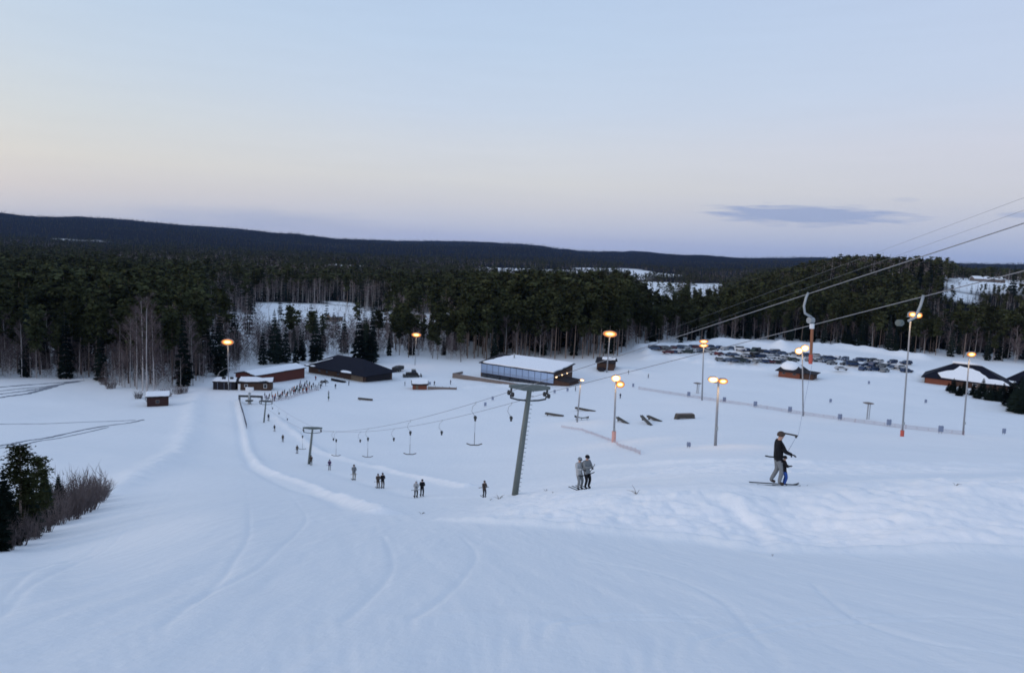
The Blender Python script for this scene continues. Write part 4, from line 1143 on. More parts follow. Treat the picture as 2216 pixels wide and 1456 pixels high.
POSES = {
    'stand': {},
    'turned': dict(lel=(-.26, .05, 1.18), lwr=(-.14, .22, 1.06), rwr=(.27, .06, .93), rkn=(.13, .1, .5)),
    'tow': dict(pelvis=(0, -.05, .90), waist=(0, -.07, 1.07), chest=(0, -.09, 1.28), collar=(0, -.09, 1.42), neck=(0, -.08, 1.49), head=(0, -.06, 1.59), crown=(0, -.07, 1.68), nose=(0, .045, 1.575),
                lsh=(-.185, -.09, 1.38), rsh=(.185, -.09, 1.38), lel=(-.24, .02, 1.13), lwr=(-.10, .22, 1.12), rel=(.24, .02, 1.13), rwr=(.10, .24, 1.16),
                lhip=(-.1, -.05, .84), rhip=(.1, -.05, .84), lkn=(-.12, .10, .48), rkn=(.12, .10, .48)),
    'tow_reach': dict(pelvis=(0, -.05, .91), waist=(0, -.06, 1.09), chest=(0, -.06, 1.30), collar=(0, -.06, 1.44), neck=(0, -.05, 1.51), head=(0, -.02, 1.61), crown=(0, -.03, 1.70), nose=(0, .085, 1.595),
                lsh=(-.185, -.06, 1.40), rsh=(.185, -.06, 1.40), lel=(-.24, .04, 1.14), lwr=(-.08, .27, 1.02), rel=(.23, .08, 1.14), rwr=(.12, .34, 1.04),
                lhip=(-.1, -.05, .85), rhip=(.1, -.05, .85), lkn=(-.12, -.02, .48), rkn=(.12, .06, .48), lan=(-.12, -.2, .1), ltoe=(-.12, -.04, .05)),
}
def body_mesh(pose, sub=1, puff=1.0):
    J = dict(J0); J.update(POSES[pose]); names = list(J)
    me = bpy.data.meshes.new('person'); me.from_pydata([J[n] for n in names], [(names.index(a), names.index(b)) for a, b, _ in BONES], [])
    o = bpy.data.objects.new('tmp', me); COL.objects.link(o)
    o.modifiers.new('s', 'SKIN'); m2 = o.modifiers.new('u', 'SUBSURF'); m2.levels = sub; m2.render_levels = sub
    sv = me.skin_vertices[0].data
    for i, n in enumerate(names):
        k = puff if n in ('waist', 'chest', 'pelvis', 'lsh', 'rsh', 'lel', 'rel', 'lhip', 'rhip') else 1.0
        sv[i].radius = (RAD[n][0] * k, RAD[n][1] * k); sv[i].use_root = (n == 'pelvis')
    dg = bpy.context.evaluated_depsgraph_get()
    out = bpy.data.meshes.new_from_object(o.evaluated_get(dg))
    bpy.data.objects.remove(o)
    out.name = 'person'; out.materials.clear()
    for m in (M_DARK, M_DARK, M_SKIN, M_BLACK): out.materials.append(m)
    A = np.array([J[a] for a, b, _ in BONES]); B = np.array([J[b] for a, b, _ in BONES]); K = [k for *_, k in BONES]
    for p in out.polygons:
        c = np.array(p.center); t = np.clip(((c - A) * (B - A)).sum(1) / ((B - A) ** 2).sum(1), 0, 1)
        dd = np.linalg.norm(c - A - t[:, None] * (B - A), axis=1)
        k = K[int(np.argmin(dd))]
        if k == 1 and c[2] > J['pelvis'][2] - .1: k = 0
        if k == 2 and c[2] < J['neck'][2] - .03: k = 0
        p.material_index = k; p.use_smooth = True
    return out, J

def glove_mesh():
    vs = [(0, 0, 0), (0, .05, 0), (0, .09, 0)]; es = [(0, 1), (1, 2)]; rd = [.026, .036, .034]
    for k, (x, l) in enumerate([(-.033, .062), (-.011, .072), (.011, .068), (.032, .054)]):
        n = len(vs); vs += [(x, .1, 0), (x * 1.05, .1 + l * .55, -.012), (x * 1.02, .1 + l * .75, -.045)]; es += [(2, n), (n, n + 1), (n + 1, n + 2)]; rd += [.013, .012, .010]
    n = len(vs); vs += [(-.045, .045, -.008), (-.066, .085, -.022)]; es += [(1, n), (n, n + 1)]; rd += [.014, .012]
    me = bpy.data.meshes.new('glove'); me.from_pydata(vs, es, [])
    o = bpy.data.objects.new('tmp', me); COL.objects.link(o); o.modifiers.new('s', 'SKIN')
    m2 = o.modifiers.new('u', 'SUBSURF'); m2.levels = 1; m2.render_levels = 1
    sv = me.skin_vertices[0].data
    for i, r in enumerate(rd): sv[i].radius = (r * (1.25 if i in (1, 2) else 1), r * (.7 if i in (1, 2) else 1)); sv[i].use_root = i == 0
    out = bpy.data.meshes.new_from_object(o.evaluated_get(bpy.context.evaluated_depsgraph_get())); bpy.data.objects.remove(o)
    out.name = 'glove'; out.materials.clear(); out.materials.append(M_BLACK)
    return out
BODY = {(p, f): body_mesh(p, 2 if f else 1, f or 1.08) for p in POSES for f in (0, 1.12)}
GLOVE = glove_mesh()
def ski_mesh(l=1.62):
    ys = [-.45 * l, -.2 * l, .2 * l, .42 * l, .49 * l, .53 * l]; zs = [.0, .0, .0, .0, .035, .08]; ws = [.045, .036, .036, .046, .04, .015]
    vs, fs = [], []
    for y, z, w in zip(ys, zs, ws): vs += [(-w, y, z), (w, y, z), (w, y, z + .016), (-w, y, z + .016)]
    for i in range(len(ys) - 1):
        a = i * 4
        for k in range(4): fs.append((a + k, a + (k + 1) % 4, a + 4 + (k + 1) % 4, a + 4 + k))
    fs += [(0, 3, 2, 1), tuple(len(vs) - 4 + k for k in range(4))]
    me = bpy.data.meshes.new('ski'); me.from_pydata(vs, [], fs); me.materials.append(M_BLACK); return me
SKI = ski_mesh()
def helmet_mesh(fine):
    bm = bmesh.new(); bmesh.ops.create_uvsphere(bm, u_segments=18, v_segments=10, radius=1)
    for v in list(bm.verts):
        if v.co.z < -.35: v.co.z = -.35 - (v.co.z + .35) * .1
        v.co = Vector((v.co.x * .112, v.co.y * .130, v.co.z * .118))
        if v.co.y > .06 and v.co.z < .0: v.co.z *= .3
    for f in bm.faces: f.smooth = True
    me = bpy.data.meshes.new('helmet'); bm.to_mesh(me); bm.free(); me.materials.append(M_BLACK); return me
HELM = helmet_mesh(1)
def goggle_mesh():
    m = MB(); pts_o = []
    vs, fs = [], []
    for k in range(7):
        t = math.radians(-55 + 110 * k / 6)
        for z in (-.03, .03):
            for r in (.112, .128): vs.append((r * math.sin(t), r * math.cos(t) * 1.02, z))
    for k in range(6):
        a = k * 4; b2 = a + 4
        fs += [(a + 1, b2 + 1, b2 + 3, a + 3), (a, a + 2, b2 + 2, b2), (a + 2, a + 3, b2 + 3, b2 + 2), (a, b2, b2 + 1, a + 1)]
    fs += [(0, 1, 3, 2), (24, 26, 27, 25)]
    me = bpy.data.meshes.new('goggles'); me.from_pydata(vs, [], fs); me.materials.append(M_DGLASS); return me
GOG = goggle_mesh()
CLO = {'black': (.012, .012, .015), 'navy': (.015, .022, .055), 'grey': (.20, .21, .22), 'pale grey': (.40, .41, .42), 'beige': (.26, .235, .2), 'blue': (.03, .08, .30), 'brown': (.075, .055, .045),
       'red': (.22, .03, .03), 'white': (.6, .61, .63), 'orange': (.45, .14, .04), 'green': (.05, .09, .06), 'pink': (.40, .2, .2), 'violet': (.10, .06, .14)}
def cloth(c): return mat('cloth_' + c.replace(' ', '_'), CLO[c], .85, 0, 14, .25)

RD = {1048: 57.8, 900: 72.6, 913: 73.2, 818: 85.0, 828: 85.6, 766: 97.5, 713: 111.5, 673: 119}
def person(loc, rz, h, pose, jacket, trousers, label, group=None, skis=True, hat='black', boots='black', fine=False, gog=True, pitch=0.0):
    me, J = BODY[(pose, 1.12 if fine else 0)]
    o = link('person', me); o.location = loc; s = h / 1.76; o.scale = (s, s, s)
    o.rotation_euler = Euler((pitch, 0, rz), 'XYZ')
    for i, c in ((0, jacket), (1, trousers), (3, boots)):
        o.material_slots[i].link = 'OBJECT'; o.material_slots[i].material = cloth(c)
    o.material_slots[2].link = 'OBJECT'; o.material_slots[2].material = M_SKIN
    tag(o, label, 'person', group)
    hd = Vector(J['head'])
    k = link('helmet', HELM, o); k.location = hd + Vector((0, -.008, .035)); k.material_slots[0].link = 'OBJECT'; k.material_slots[0].material = cloth(hat)
    if gog:
        k = link('goggles', GOG, o); k.location = hd + Vector((0, -.005, .012))
    for sd in 'lr':
        if fine or h > 0:
            w, e = Vector(J[sd + 'wr']), Vector(J[sd + 'el'])
            k = link('glove', GLOVE, o); k.location = w
            k.rotation_euler = (w - e).to_track_quat('Y', 'Z').to_euler()
            if sd == 'r': k.scale = (-1, 1, 1)
        if skis:
            an = Vector(J[sd + 'an'])
            k = link('ski', SKI, o); k.location = (an.x, an.y + .05, -.02)
    return o
UPH = math.atan2(-0.4255, -(-0.905)) # placeholder heading, replaced below
def heading(v): return math.atan2(-v[0], v[1])         # turns local +Y onto v
HU = heading((0.4255, -0.905))

# the close pair heading right, adult behind child
v = on(ray(1684, 1036).x * 30, 30.0)
hr = heading((0.99, -0.06))
person(v + Vector((0, 0, .04)), hr, top_z(v, 936) + .02, 'tow_reach', 'black', 'grey', 'tall person in a black jacket and grey trousers riding the lift behind a child', hat='brown', boots='brown', fine=True, gog=False)
vc = v + Vector((0.20, -0.14, 0)); vc.z = Hs(vc.x, vc.y)
person(vc + Vector((0, 0, .04)), hr, 1.26, 'tow', 'black', 'blue', 'child in black jacket and blue trousers standing on skis before the tall adult', hat='black', fine=True)
tb = empty('t_bar', v + Vector((0, 0, .9)), hr); tag(tb, 'dark T-bar with a slanting stick held by the adult and child pair', 'T-bar')
R3 = Matrix.Rotation(-hr, 3, 'Z')
def loc3(px, py): return R3 @ (P(px, py, v.y) - tb.location)
MB().tube([loc3(1656, 986), loc3(1666, 988), loc3(1684, 989)], .03, 8).build('crossbar', M_BLACK, tb)
MB().tube([loc3(1696, 937), loc3(1712, 940), loc3(1726, 943)], .035, 8).build('stick', M_RUST, tb)
MB().tube([loc3(1724, 942), loc3(1722, 947)], .045, 8).build('grip', M_MDARK, tb)
MB().tube([loc3(1722, 947), loc3(1702, 982)], .008, 5).build('strap', M_SLATE, tb)
MB().tube([loc3(1727, 943), loc3(1757, 790)], .006, 4).build('rope', M_SLATE, tb)

# second pair, side by side
v = on(ray(1254, 1046).x * 43.7, 43.7)
hs2 = heading((0.62, -0.78))
person(v + Vector((0, 0, .04)), hs2, top_z(v, 990), 'tow', 'pale grey', 'grey', 'person in pale grey jacket and trousers, left of the grey pair by the nearest mast', hat='grey', fine=True)
v2 = on(ray(1270, 1046).x * 43.7, 43.7)
person(v2 + Vector((0, 0, .04)), hs2, top_z(v2, 985), 'tow', 'grey', 'black', 'person in grey jacket and black trousers, right of the grey pair by the nearest mast', hat='black', fine=True)
sk2 = empty('t_bar', v2 + Vector((0, 0, .8)), hs2); tag(sk2, 'T-bar behind the pair of riders in grey jackets', 'T-bar')
MB().tube([(-.75, -.16, .1), (-.3, -.17, .02), (.3, -.17, .02), (.6, -.16, .1)], .03, 8).build('crossbar', M_BLACK, sk2)
MB().tube([(-.2, -.13, .02), (-.2, .22, .55), (-.2, .38, .82)], .022, 8).build('stick', M_RUST, sk2)

RIDERS = [(1048, 1072, 1040, 'brown', 'black', 'brown', 'small rider in a brown jacket just left of the nearest mast foot'),
          (900, 1075, 1040, 'pale grey', 'black', 'white', 'rider in a pale jacket beside a darker taller one on the lift track'), (913, 1075, 1037, 'black', 'black', 'black', 'taller dark rider beside the pale jacketed one on the lift track'),
          (818, 1052, 1025, 'brown', 'brown', 'black', 'brown clad rider on the left of a close pair on the lift track'), (828, 1052, 1023, 'black', 'brown', 'black', 'black clad rider on the right of a close brown pair on the lift track'),
          (766, 1033, 1005, 'grey', 'beige', 'brown', 'rider in beige trousers third from the second mast, alone on the track'), (713, 1017, 994, 'violet', 'grey', 'black', 'rider just right of the second lift mast foot'),
          (673, 1013, 985, 'brown', 'black', 'black', 'dark rider passing right in front of the second mast foot'), (643, 981, 963, 'brown', 'grey', 'brown', 'brown rider just beyond the second lift mast'),
          (612, 956, 940, 'brown', 'black', 'black', 'rider between the second and third masts with a bar overhead'), (594, 933, 919, 'black', 'beige', 'black', 'far rider in beige trousers near the third mast'),
          (581, 910, 895, 'navy', 'grey', 'black', 'farthest rider, right beside the thin third mast')]
for px, py, ty, ja, tr_, ht, lab in RIDERS:
    v = on(ray(px, py).x * RD[px], RD[px]) if px in RD else G(px, py)
    person(v + Vector((0, 0, .03)), HU + random.uniform(-.2, .2), top_z(v, ty), 'tow', ja, tr_, lab, 'riders towed up the lift track', hat=ht)
    if px not in (913, 828):
        t = empty('t_bar', v + Vector((0, 0, .78)), HU); tag(t, 'T-bar pulling ' + ('the ' + lab if not lab.startswith('the') else lab).split(' on the lift')[0].split(', ')[0], 'T-bar', 'T-bars pulling riders')
        MB().tube([(-.45, -.18, .0), (.45, -.18, .0)], .025, 6).build('crossbar', M_RUST, t)
        MB().tube([(0, -.17, .0), (.12, .2, .3), (.12, .45, .62)], .016, 6).build('stick', M_RUST, t)

# the queue at the foot of the lift and people on the flat
qcol = ['black', 'navy', 'brown', 'red', 'grey', 'violet', 'black', 'navy', 'green', 'orange', 'brown', 'black']
qp = [(568, 868), (576, 866), (583, 863), (590, 866), (596, 862), (601, 858), (607, 862), (612, 857), (616, 853), (622, 858), (626, 852), (631, 850), (636, 854), (641, 848), (645, 851), (650, 845), (655, 848),
      (658, 842), (662, 846), (666, 840), (669, 844), (674, 843), (682, 842), (690, 838), (697, 836), (705, 835), (588, 858), (637, 845), (648, 840), (660, 836), (664, 832), (573, 861), (580, 869), (594, 868), (604, 865), (610, 860), (619, 861), (629, 856), (634, 847), (639, 852), (643, 843), (648, 850), (653, 841), (656, 851), (664, 850), (670, 836), (678, 838), (686, 844), (694, 841), (650, 834)]
for i, (px, py) in enumerate(qp):
    v = G(px, py); c = qcol[(i * 5 + i // 4) % len(qcol)]; t = ['black', 'navy', 'grey', 'brown'][(i * 3 + 1) % 4]
    person(v, random.uniform(1.0, 2.6), random.uniform(1.55, 1.85), 'stand' if i % 2 else 'turned', c, t, f'person in a {c} jacket and {t} trousers in the lift queue by the red shed', 'people in the lift queue', hat=random.choice(['black', 'white', 'grey', 'brown']), gog=False)
for px, py, ja, tr_, lab in [(711, 857, 'pale grey', 'green', 'person in a pale jacket standing above another one right of the queue'), (711, 868, 'green', 'pale grey', 'person in a green jacket standing just below the pale jacketed one right of the queue'),
                        (683, 823, 'red', 'black', 'person in dark red standing alone at the corner of the red shed'), (876, 835, 'navy', 'navy', 'person in navy blue standing near the brown snack hut'),
                        (755, 834, 'navy', 'black', 'person in navy standing on the flat before the navy roofed hall'), (726, 841, 'navy', 'grey', 'person in navy and grey standing below the log pile by the hall'),
                        (975, 832, 'navy', 'navy', 'person in navy blue standing at the right end of the low board fence'), (1245, 846, 'grey', 'navy', 'person standing on the snow before the lodge annexe'),
                        (1342, 862, 'navy', 'navy', 'person in navy standing by the pole with the pink pad'), (1360, 810, 'black', 'navy', 'person in black standing by the second lift hut'),
                        (1403, 818, 'grey', 'navy', 'person in grey at the start of the orange net fence'), (940, 834, 'navy', 'black', 'person in navy behind the low board fence')]:
    v = G(px, py)
    person(v, random.uniform(0, 6), 1.72, 'turned', ja, tr_, lab, 'people standing on the flat', skis=False, hat=random.choice(['black', 'white', 'grey']), gog=False)

# ------------------------------------------------------------------ net fences and markers
def net_fence(name, label, pix, step, h, net, post, lift=0.0, strands=5):
    pts = [G(*p) for p in pix]
    line = []
    for p, q in zip(pts[:-1], pts[1:]):
        n = max(1, int((q - p).length / step))
        for k in range(n): line.append(p.lerp(q, k / n))
    line.append(pts[-1])
    line = [on(p.x, p.y) for p in line]
    root = empty(name, line[0]); tag(root, label, 'fence')
    o = line[0]
    for p in line: MB().tube([p - o - Vector((0, 0, .3)), p - o + Vector((0, 0, h + .1))], .035, 6).build('post', post, root)
    m = MB()
    for k in range(strands):
        z = .12 + (h - .15) * k / (strands - 1)
        m.tube([p - o + Vector((0, 0, z)) for p in line], .022, 4)
    for p, q in zip(line[:-1], line[1:]):
        for k in range(1, 5):
            b_ = p.lerp(q, k / 5) - o
            m.box(b_ + Vector((0, 0, h * .5)), (.028, .028, h - .2))
    m.build('net', net, root, fix=False)
net_fence('net_fence', 'long sagging orange net fence crossing the slope below the car park', [(1382, 842), (1450, 853), (1560, 870), (1660, 885), (1740, 898), (1850, 914), (1960, 928), (2086, 942)], 12, .85, M_MESHNET, M_MESHNET)
net_fence('net_fence', 'faint short orange net fence by the pole with the pink pad', [(1215, 925), (1260, 932), (1330, 958), (1385, 984)], 5, .55, M_PALENET, M_PALENET)
net_fence('barrier_fence', 'dark net barrier along the snow wall beside the lift start', [(516, 864), (522, 885), (528, 905), (534, 928)], 4, 1.2, M_DNET, M_DNET)
net_fence('queue_fence', 'low net fence in front of the lift queue', [(585, 870), (625, 864), (655, 853), (690, 844)], 5, .9, M_MESHNET, M_GREYW)
def padpost(b, label, group, w=.95, h=1.6, m=M_SLATE):
    root = empty('marker_post', b); tag(root, label, 'marker post', group)
    MB().box((0, 0, h * .62), (w, .35, h * .76)).build('pad', m, root, bevel=.06)
    for sx in (-.3, .3): MB().tube([(sx * w, .1, -.3), (sx * w, .1, h * 1.04)], .05, 6).build('post', M_STEEL, root)
    return root
for px, py in [(1490, 859), (1567, 871), (1634, 881), (1709, 893), (1817, 910), (1923, 923), (2035, 938)]:
    padpost(G(px, py), 'small slate grey padded marker standing along the orange net fence', 'padded markers along the orange net fence')
for px, py in [(1797, 872), (2003, 873), (1370, 838), (1880, 832), (2172, 940), (1066, 867), (1140, 872), (1200, 852), (1228, 848), (930, 834), (1050, 880)]:
    padpost(G(px, py), 'small slate grey padded marker standing alone on the open snow', 'padded markers on the open snow', .7, 1.3)
padpost(G(1490, 968), 'grey padded snow hydrant on the slope between two floodlight poles', None, .5, .7)
for px, py, ty, lab in [(1876, 907, 872, 'mushroom shaped post with a wide flat cap beyond the net fence'), (1508, 851, 829, 'flat topped double post beside the tall pale floodlight pole')]:
    b = G(px, py); h = top_z(b, ty)
    root = empty('capped_post', b); tag(root, lab, 'post')
    MB().tube([(0, 0, -.3), (0, 0, h)], .16, 8).build('post', M_POLE, root)
    MB().tube([(0, 0, h - .15), (0, 0, h), (0, 0, h + .22)], [1.0, 1.35, .3], 16).build('cap', M_GREYW, root)
    MB().tube([(.5, 0, -.3), (.5, 0, h * .95)], .1, 8).build('brace', M_POLE, root)

# ------------------------------------------------------------------ snow park features
def rail(a, b, label, h=.55, w=.5, m=M_RUST, curve=0.0):
    p, q = G(*a), G(*b); c = (p + q) / 2; L = (q - p).length
    root = empty('park_rail', (c.x, c.y, Hs(c.x, c.y)), math.atan2(q.y - p.y, q.x - p.x)); tag(root, label, 'rail', 'rails in the snow park')
    n = 8
    pts = [(-L / 2 + L * k / n, 0, h + curve * ((2 * k / n - 1) ** 2)) for k in range(n + 1)]
    m_ = MB()
    for sy in (-w / 2, w / 2): m_.tube([(x, sy, z) for x, _, z in pts], .07, 6)
    m_.build('rails', M_MDARK, root)
    for k in range(n): pass
    bm_ = MB().prism([(x, -w / 2, z - .05) for x, _, z in pts] + [(pts[-1][0], -w / 2, pts[-1][2] - .45), (pts[0][0], -w / 2, pts[0][2] - .45)], (0, 1, 0), w)
    bm_.build('side_boards', m, root)
    for sx in (-.38, 0, .38): MB().box((sx * L, 0, .05), (.12, w * .9, .8)).build('leg', M_MDARK, root)
rail((775, 865), (806, 867), 'dark sloping rail on the flat before the navy roofed hall')
rail((1180, 899), (1219, 901), 'long flat rail just right of the nearest mast')
rail((1245, 888), (1288, 890), 'long flat rail crossing behind the pole with the transformer')
rail((1243, 909), (1274, 908), 'upturned curved rail at the foot of the pole with the transformer', curve=.5)
rail((1335, 911), (1361, 917), 'short rail right beside the pole with the pink pad')
rail((1401, 907), (1431, 912), 'upper of two parallel slanting rails left of the park box')
rail((1387, 912), (1421, 923), 'lower of two parallel slanting rails left of the park box')
p, q = G(1461, 907), G(1502, 905); c = (p + q) / 2; L = (q - p).length
bx = empty('park_box', (c.x, c.y, Hs(c.x, c.y)), math.atan2(q.y - p.y, q.x - p.x)); tag(bx, 'dark wooden slide box with flared ends in the snow park', 'slide box')
MB().prism([(-L / 2, -.7, -.2), (-L * .3, -.7, .25), (L * .3, -.7, .25), (L / 2, -.7, -.2), (L * .44, -.7, 1.15), (-L * .44, -.7, 1.1)], (0, 1, 0), 1.4).build('body', M_RUST, bx)
MB().box((0, 0, 1.2), (L * .86, 1.2, .1)).build('top_sheet', M_GREYW, bx)

# ------------------------------------------------------------------ vehicles
def wheel_mesh(r=.33, w=.22):
    m = MB().tube([(-w / 2, 0, 0), (w / 2, 0, 0)], r, 16); o = m.build('wheel', M_BLACK); me = o.data; bpy.data.objects.remove(o); return me
WHEEL = wheel_mesh()
CARS = {}
def car_meshes(style):
    L, Wd = (4.5, 1.8)
    if style == 'estate': side = [(-2.25, .35), (-2.25, .85), (-2.15, 1.0), (-1.95, 1.45), (.35, 1.47), (1.05, .98), (2.05, .85), (2.25, .65), (2.25, .35)]; win = [(-2.0, 1.0), (-1.85, 1.38), (.3, 1.4), (.9, 1.0)]
    elif style == 'van': side = [(-2.4, .35), (-2.4, 1.1), (-2.3, 1.9), (1.2, 1.95), (1.85, 1.2), (2.35, 1.0), (2.4, .35)]; win = [(-2.0, 1.2), (-1.95, 1.75), (1.1, 1.8), (1.65, 1.2)]
    else: side = [(-2.2, .35), (-2.2, .8), (-1.9, 1.0), (-1.35, 1.42), (.25, 1.45), (1.0, .98), (2.0, .85), (2.2, .65), (2.2, .35)]; win = [(-1.6, 1.0), (-1.2, 1.35), (.2, 1.38), (.85, 1.0)]
    b = MB().prism([(x, -Wd / 2, z) for x, z in side], (0, 1, 0), Wd).build('body', M_BLACK, bevel=.09); bme = b.data; bpy.data.objects.remove(b)
    g = MB()
    g.prism([(x, -Wd / 2 - .012, z) for x, z in win], (0, 1, 0), Wd + .024)
    g.prism([(win[2][0] + .12, -Wd * .4, win[2][1] - .02), (win[3][0] + .2, -Wd * .4, win[3][1] + .02), (win[3][0] + .2, Wd * .4, win[3][1] + .02), (win[2][0] + .12, Wd * .4, win[2][1] - .02)], (1, 0, .6), .04)
    w = g.build('windows', M_DGLASS); wme = w.data; bpy.data.objects.remove(w)
    hl = MB().box((2.2, -.62, .7), (.08, .34, .16)).build('headlight', M_WHITE); hme = hl.data; bpy.data.objects.remove(hl)
    sn = MB().box((-.65, 0, side[3][1] + .05), (1.9, 1.45, .1)).build('roof_snow', M_SNOW, bevel=.04); sme = sn.data; bpy.data.objects.remove(sn)
    return bme, wme, hme, sme
for s_ in ('estate', 'van', 'saloon'): CARS[s_] = car_meshes(s_)
PAINT = {'black': (.012, .012, .014), 'dark blue': (.018, .04, .10), 'grey': (.16, .17, .18), 'silver': (.40, .41, .43), 'white': (.65, .66, .68), 'dark red': (.10, .015, .02), 'slate blue': (.06, .09, .15), 'dark green': (.02, .035, .03)}
def paint(c): return mat('paint_' + c.replace(' ', '_'), PAINT[c], .3, .2, 2, .06)
def car(b, rz, style, col, label, snow):
    bme, wme, hme, sme = CARS[style]
    root = empty('parked_car', b, rz); root.scale = (1.16, 1.16, 1.16); tag(root, label, 'van' if style == 'van' else 'car', 'cars in the snowy car park')
    o = link('body', bme, root); o.material_slots[0].link = 'OBJECT'; o.material_slots[0].material = paint(col)
    link('windows', wme, root)
    for sx in (-1.4, 1.4):
        for sy in (-.82, .82):
            w = link('wheel', WHEEL, root); w.location = (sx, sy, .33); w.rotation_euler = (0, 0, PI / 2)
    for sy in (0, 1.24):
        w = link('headlight', hme, root); w.location = (0, sy, 0)
    if snow: link('roof_snow', sme, root)
crng = random.Random(3)
def car_row(p0, p1, n, skip=0.12, rows='row'):
    n = int(n * 1.6)
    for k in range(n):
        if crng.random() < skip: continue
        f = k / (n - 1)
        px, py = p0[0] + (p1[0] - p0[0]) * f, p0[1] + (p1[1] - p0[1]) * f + crng.uniform(-1, 1)
        b = G(px, py); st = crng.choice(['estate', 'saloon', 'estate', 'van'] if crng.random() < .5 else ['estate', 'saloon'])
        c = crng.choice(['black', 'dark blue', 'grey', 'dark blue', 'black', 'silver', 'dark red', 'slate blue', 'white', 'dark green', 'slate blue'])
        sn = crng.random() < .3
        car(b + Vector((0, 0, .02)), crng.choice([0, PI]) + crng.uniform(-.3, .3) + .5 * (crng.random() < .4), st, c, f'{c} {"van" if st == "van" else ("estate car" if st == "estate" else "saloon car")}{" with snowy roof" if sn else ""} parked {rows}', sn)
car_row((1415, 757), (1510, 753), 5, .1, 'at the left end of the car park')
car_row((1445, 766), (1545, 760), 5, .15, 'behind the mounds left in the car park')
car_row((1525, 753), (1690, 766), 10, .1, 'in the back row of the car park')
car_row((1535, 768), (1700, 777), 10, .08, 'in the middle row of the car park')
car_row((1560, 781), (1690, 787), 7, .15, 'in the front row of the car park')
car_row((1695, 767), (1775, 772), 5, .15, 'behind the log hut in the car park')
car_row((1700, 779), (1790, 784), 4, .15, 'close behind the log hut')
car_row((1770, 775), (1960, 788), 9, .15, 'in the back right of the car park')
car_row((1800, 789), (1950, 797), 7, .15, 'in the middle right of the car park')
car_row((1820, 800), (1985, 807), 5, .3, 'in the front right of the car park')

# snow groomer near the forest edge
b = G(893, 815)
sg = empty('snow_groomer', b, math.radians(12)); tag(sg, 'dark snow groomer with cab and blade parked by the forest edge', 'snow groomer')
MB().prism([(-2.6, -1.1, .7), (-2.6, -1.1, 1.6), (-.4, -1.1, 1.7), (2.0, -1.1, 1.4), (2.2, -1.1, .7)], (0, 1, 0), 2.2).build('body', M_BLACK, sg, bevel=.08)
MB().prism([(-.6, -.9, 1.7), (-.4, -.9, 2.8), (1.0, -.9, 2.8), (1.6, -.9, 1.55)], (0, 1, 0), 1.8).build('cab', M_DGLASS, sg, bevel=.06)
MB().box((.3, 0, 2.88), (1.6, 1.9, .1)).build('cab_roof', M_STEEL, sg)
for sy in (-1.55, 1.55):
    t = MB().prism([(-2.6, sy - .45, .3), (-2.3, sy - .45, 0), (2.0, sy - .45, 0), (2.5, sy - .45, .4), (2.2, sy - .45, .85), (-2.4, sy - .45, .85)], (0, 1, 0), .9)
    t.build('track', M_MDARK, sg)
MB().box((3.2, 0, .5), (.25, 4.2, 1.0)).build('blade', M_MDARK, sg)
MB().tube([(2.2, -.6, .7), (3.1, -.6, .5)], .1, 6).build('blade_arm', M_MDARK, sg)
MB().box((-3.2, 0, .45), (1.0, 4.0, .6)).build('tiller', M_MDARK, sg)
for sy in (-.5, .5): MB().box((1.1, sy, 2.95), (.2, .25, .14)).build('work_light', M_WHITE, sg)
# covered trailer and other dark things by the hall
p, q = G(846, 807), G(876, 799); L = (q - p).length
t = empty('trailer', p.lerp(q, .5), math.atan2(q.y - p.y, q.x - p.x)); tag(t, 'long dark covered trailer beside the snow groomer', 'trailer')
MB().prism([(-3, -1.1, .5), (-3.1, -1.1, 1.8), (0, -1.1, 2.1), (3, -1.1, 1.9), (3.1, -1.1, .5)], (0, 1, 0), 2.2).build('cover', M_BLACK, t, bevel=.1)
for sx in (-1.2, .2):
    for sy in (-1.0, 1.0):
        w = link('wheel', WHEEL, t); w.location = (sx, sy, .33); w.rotation_euler = (0, 0, PI / 2)
MB().tube([(3, 0, .6), (4.2, 0, .5)], .06, 6).build('drawbar', M_MDARK, t)
b = G(702, 828)
s = empty('snowmobile', b, .3); tag(s, 'dark snowmobile parked in front of the navy roofed hall', 'snowmobile')
MB().prism([(-1.3, -.3, .35), (-1.3, -.3, .8), (-.1, -.3, .75), (.3, -.3, 1.0), (1.0, -.3, .75), (1.3, -.3, .4)], (0, 1, 0), .6).build('body', M_BLACK, s, bevel=.05)
MB().prism([(.2, -.28, 1.0), (.05, -.28, 1.4), (.12, -.28, 1.4), (.45, -.28, .95)], (0, 1, 0), .56).build('windscreen', M_DGLASS, s)
MB().box((-.55, 0, .2), (1.9, .42, .34)).build('track', M_MDARK, s, bevel=.08)
for sy in (-.45, .45): MB().tube([(.3, sy, .06), (1.2, sy, .04), (1.5, sy, .2)], .06, 6).build('ski', M_MDARK, s)
MB().tube([(.1, -.4, 1.15), (.1, .4, 1.15)], .03, 6).build('handlebar', M_BLACK, s)
p, q = G(717, 823), G(748, 828)
m = MB()
for k in range(9):
    o_ = Vector((0, random.uniform(-.5, .5), random.uniform(.15, .9)))
    m.tube([p + o_, q + o_ + Vector((random.uniform(-1, .2), 0, -.2))], .14, 6)
tag(m.build('timber_pile', M_DARK), 'loose pile of dark poles in the snow before the navy roofed hall', 'timber pile')

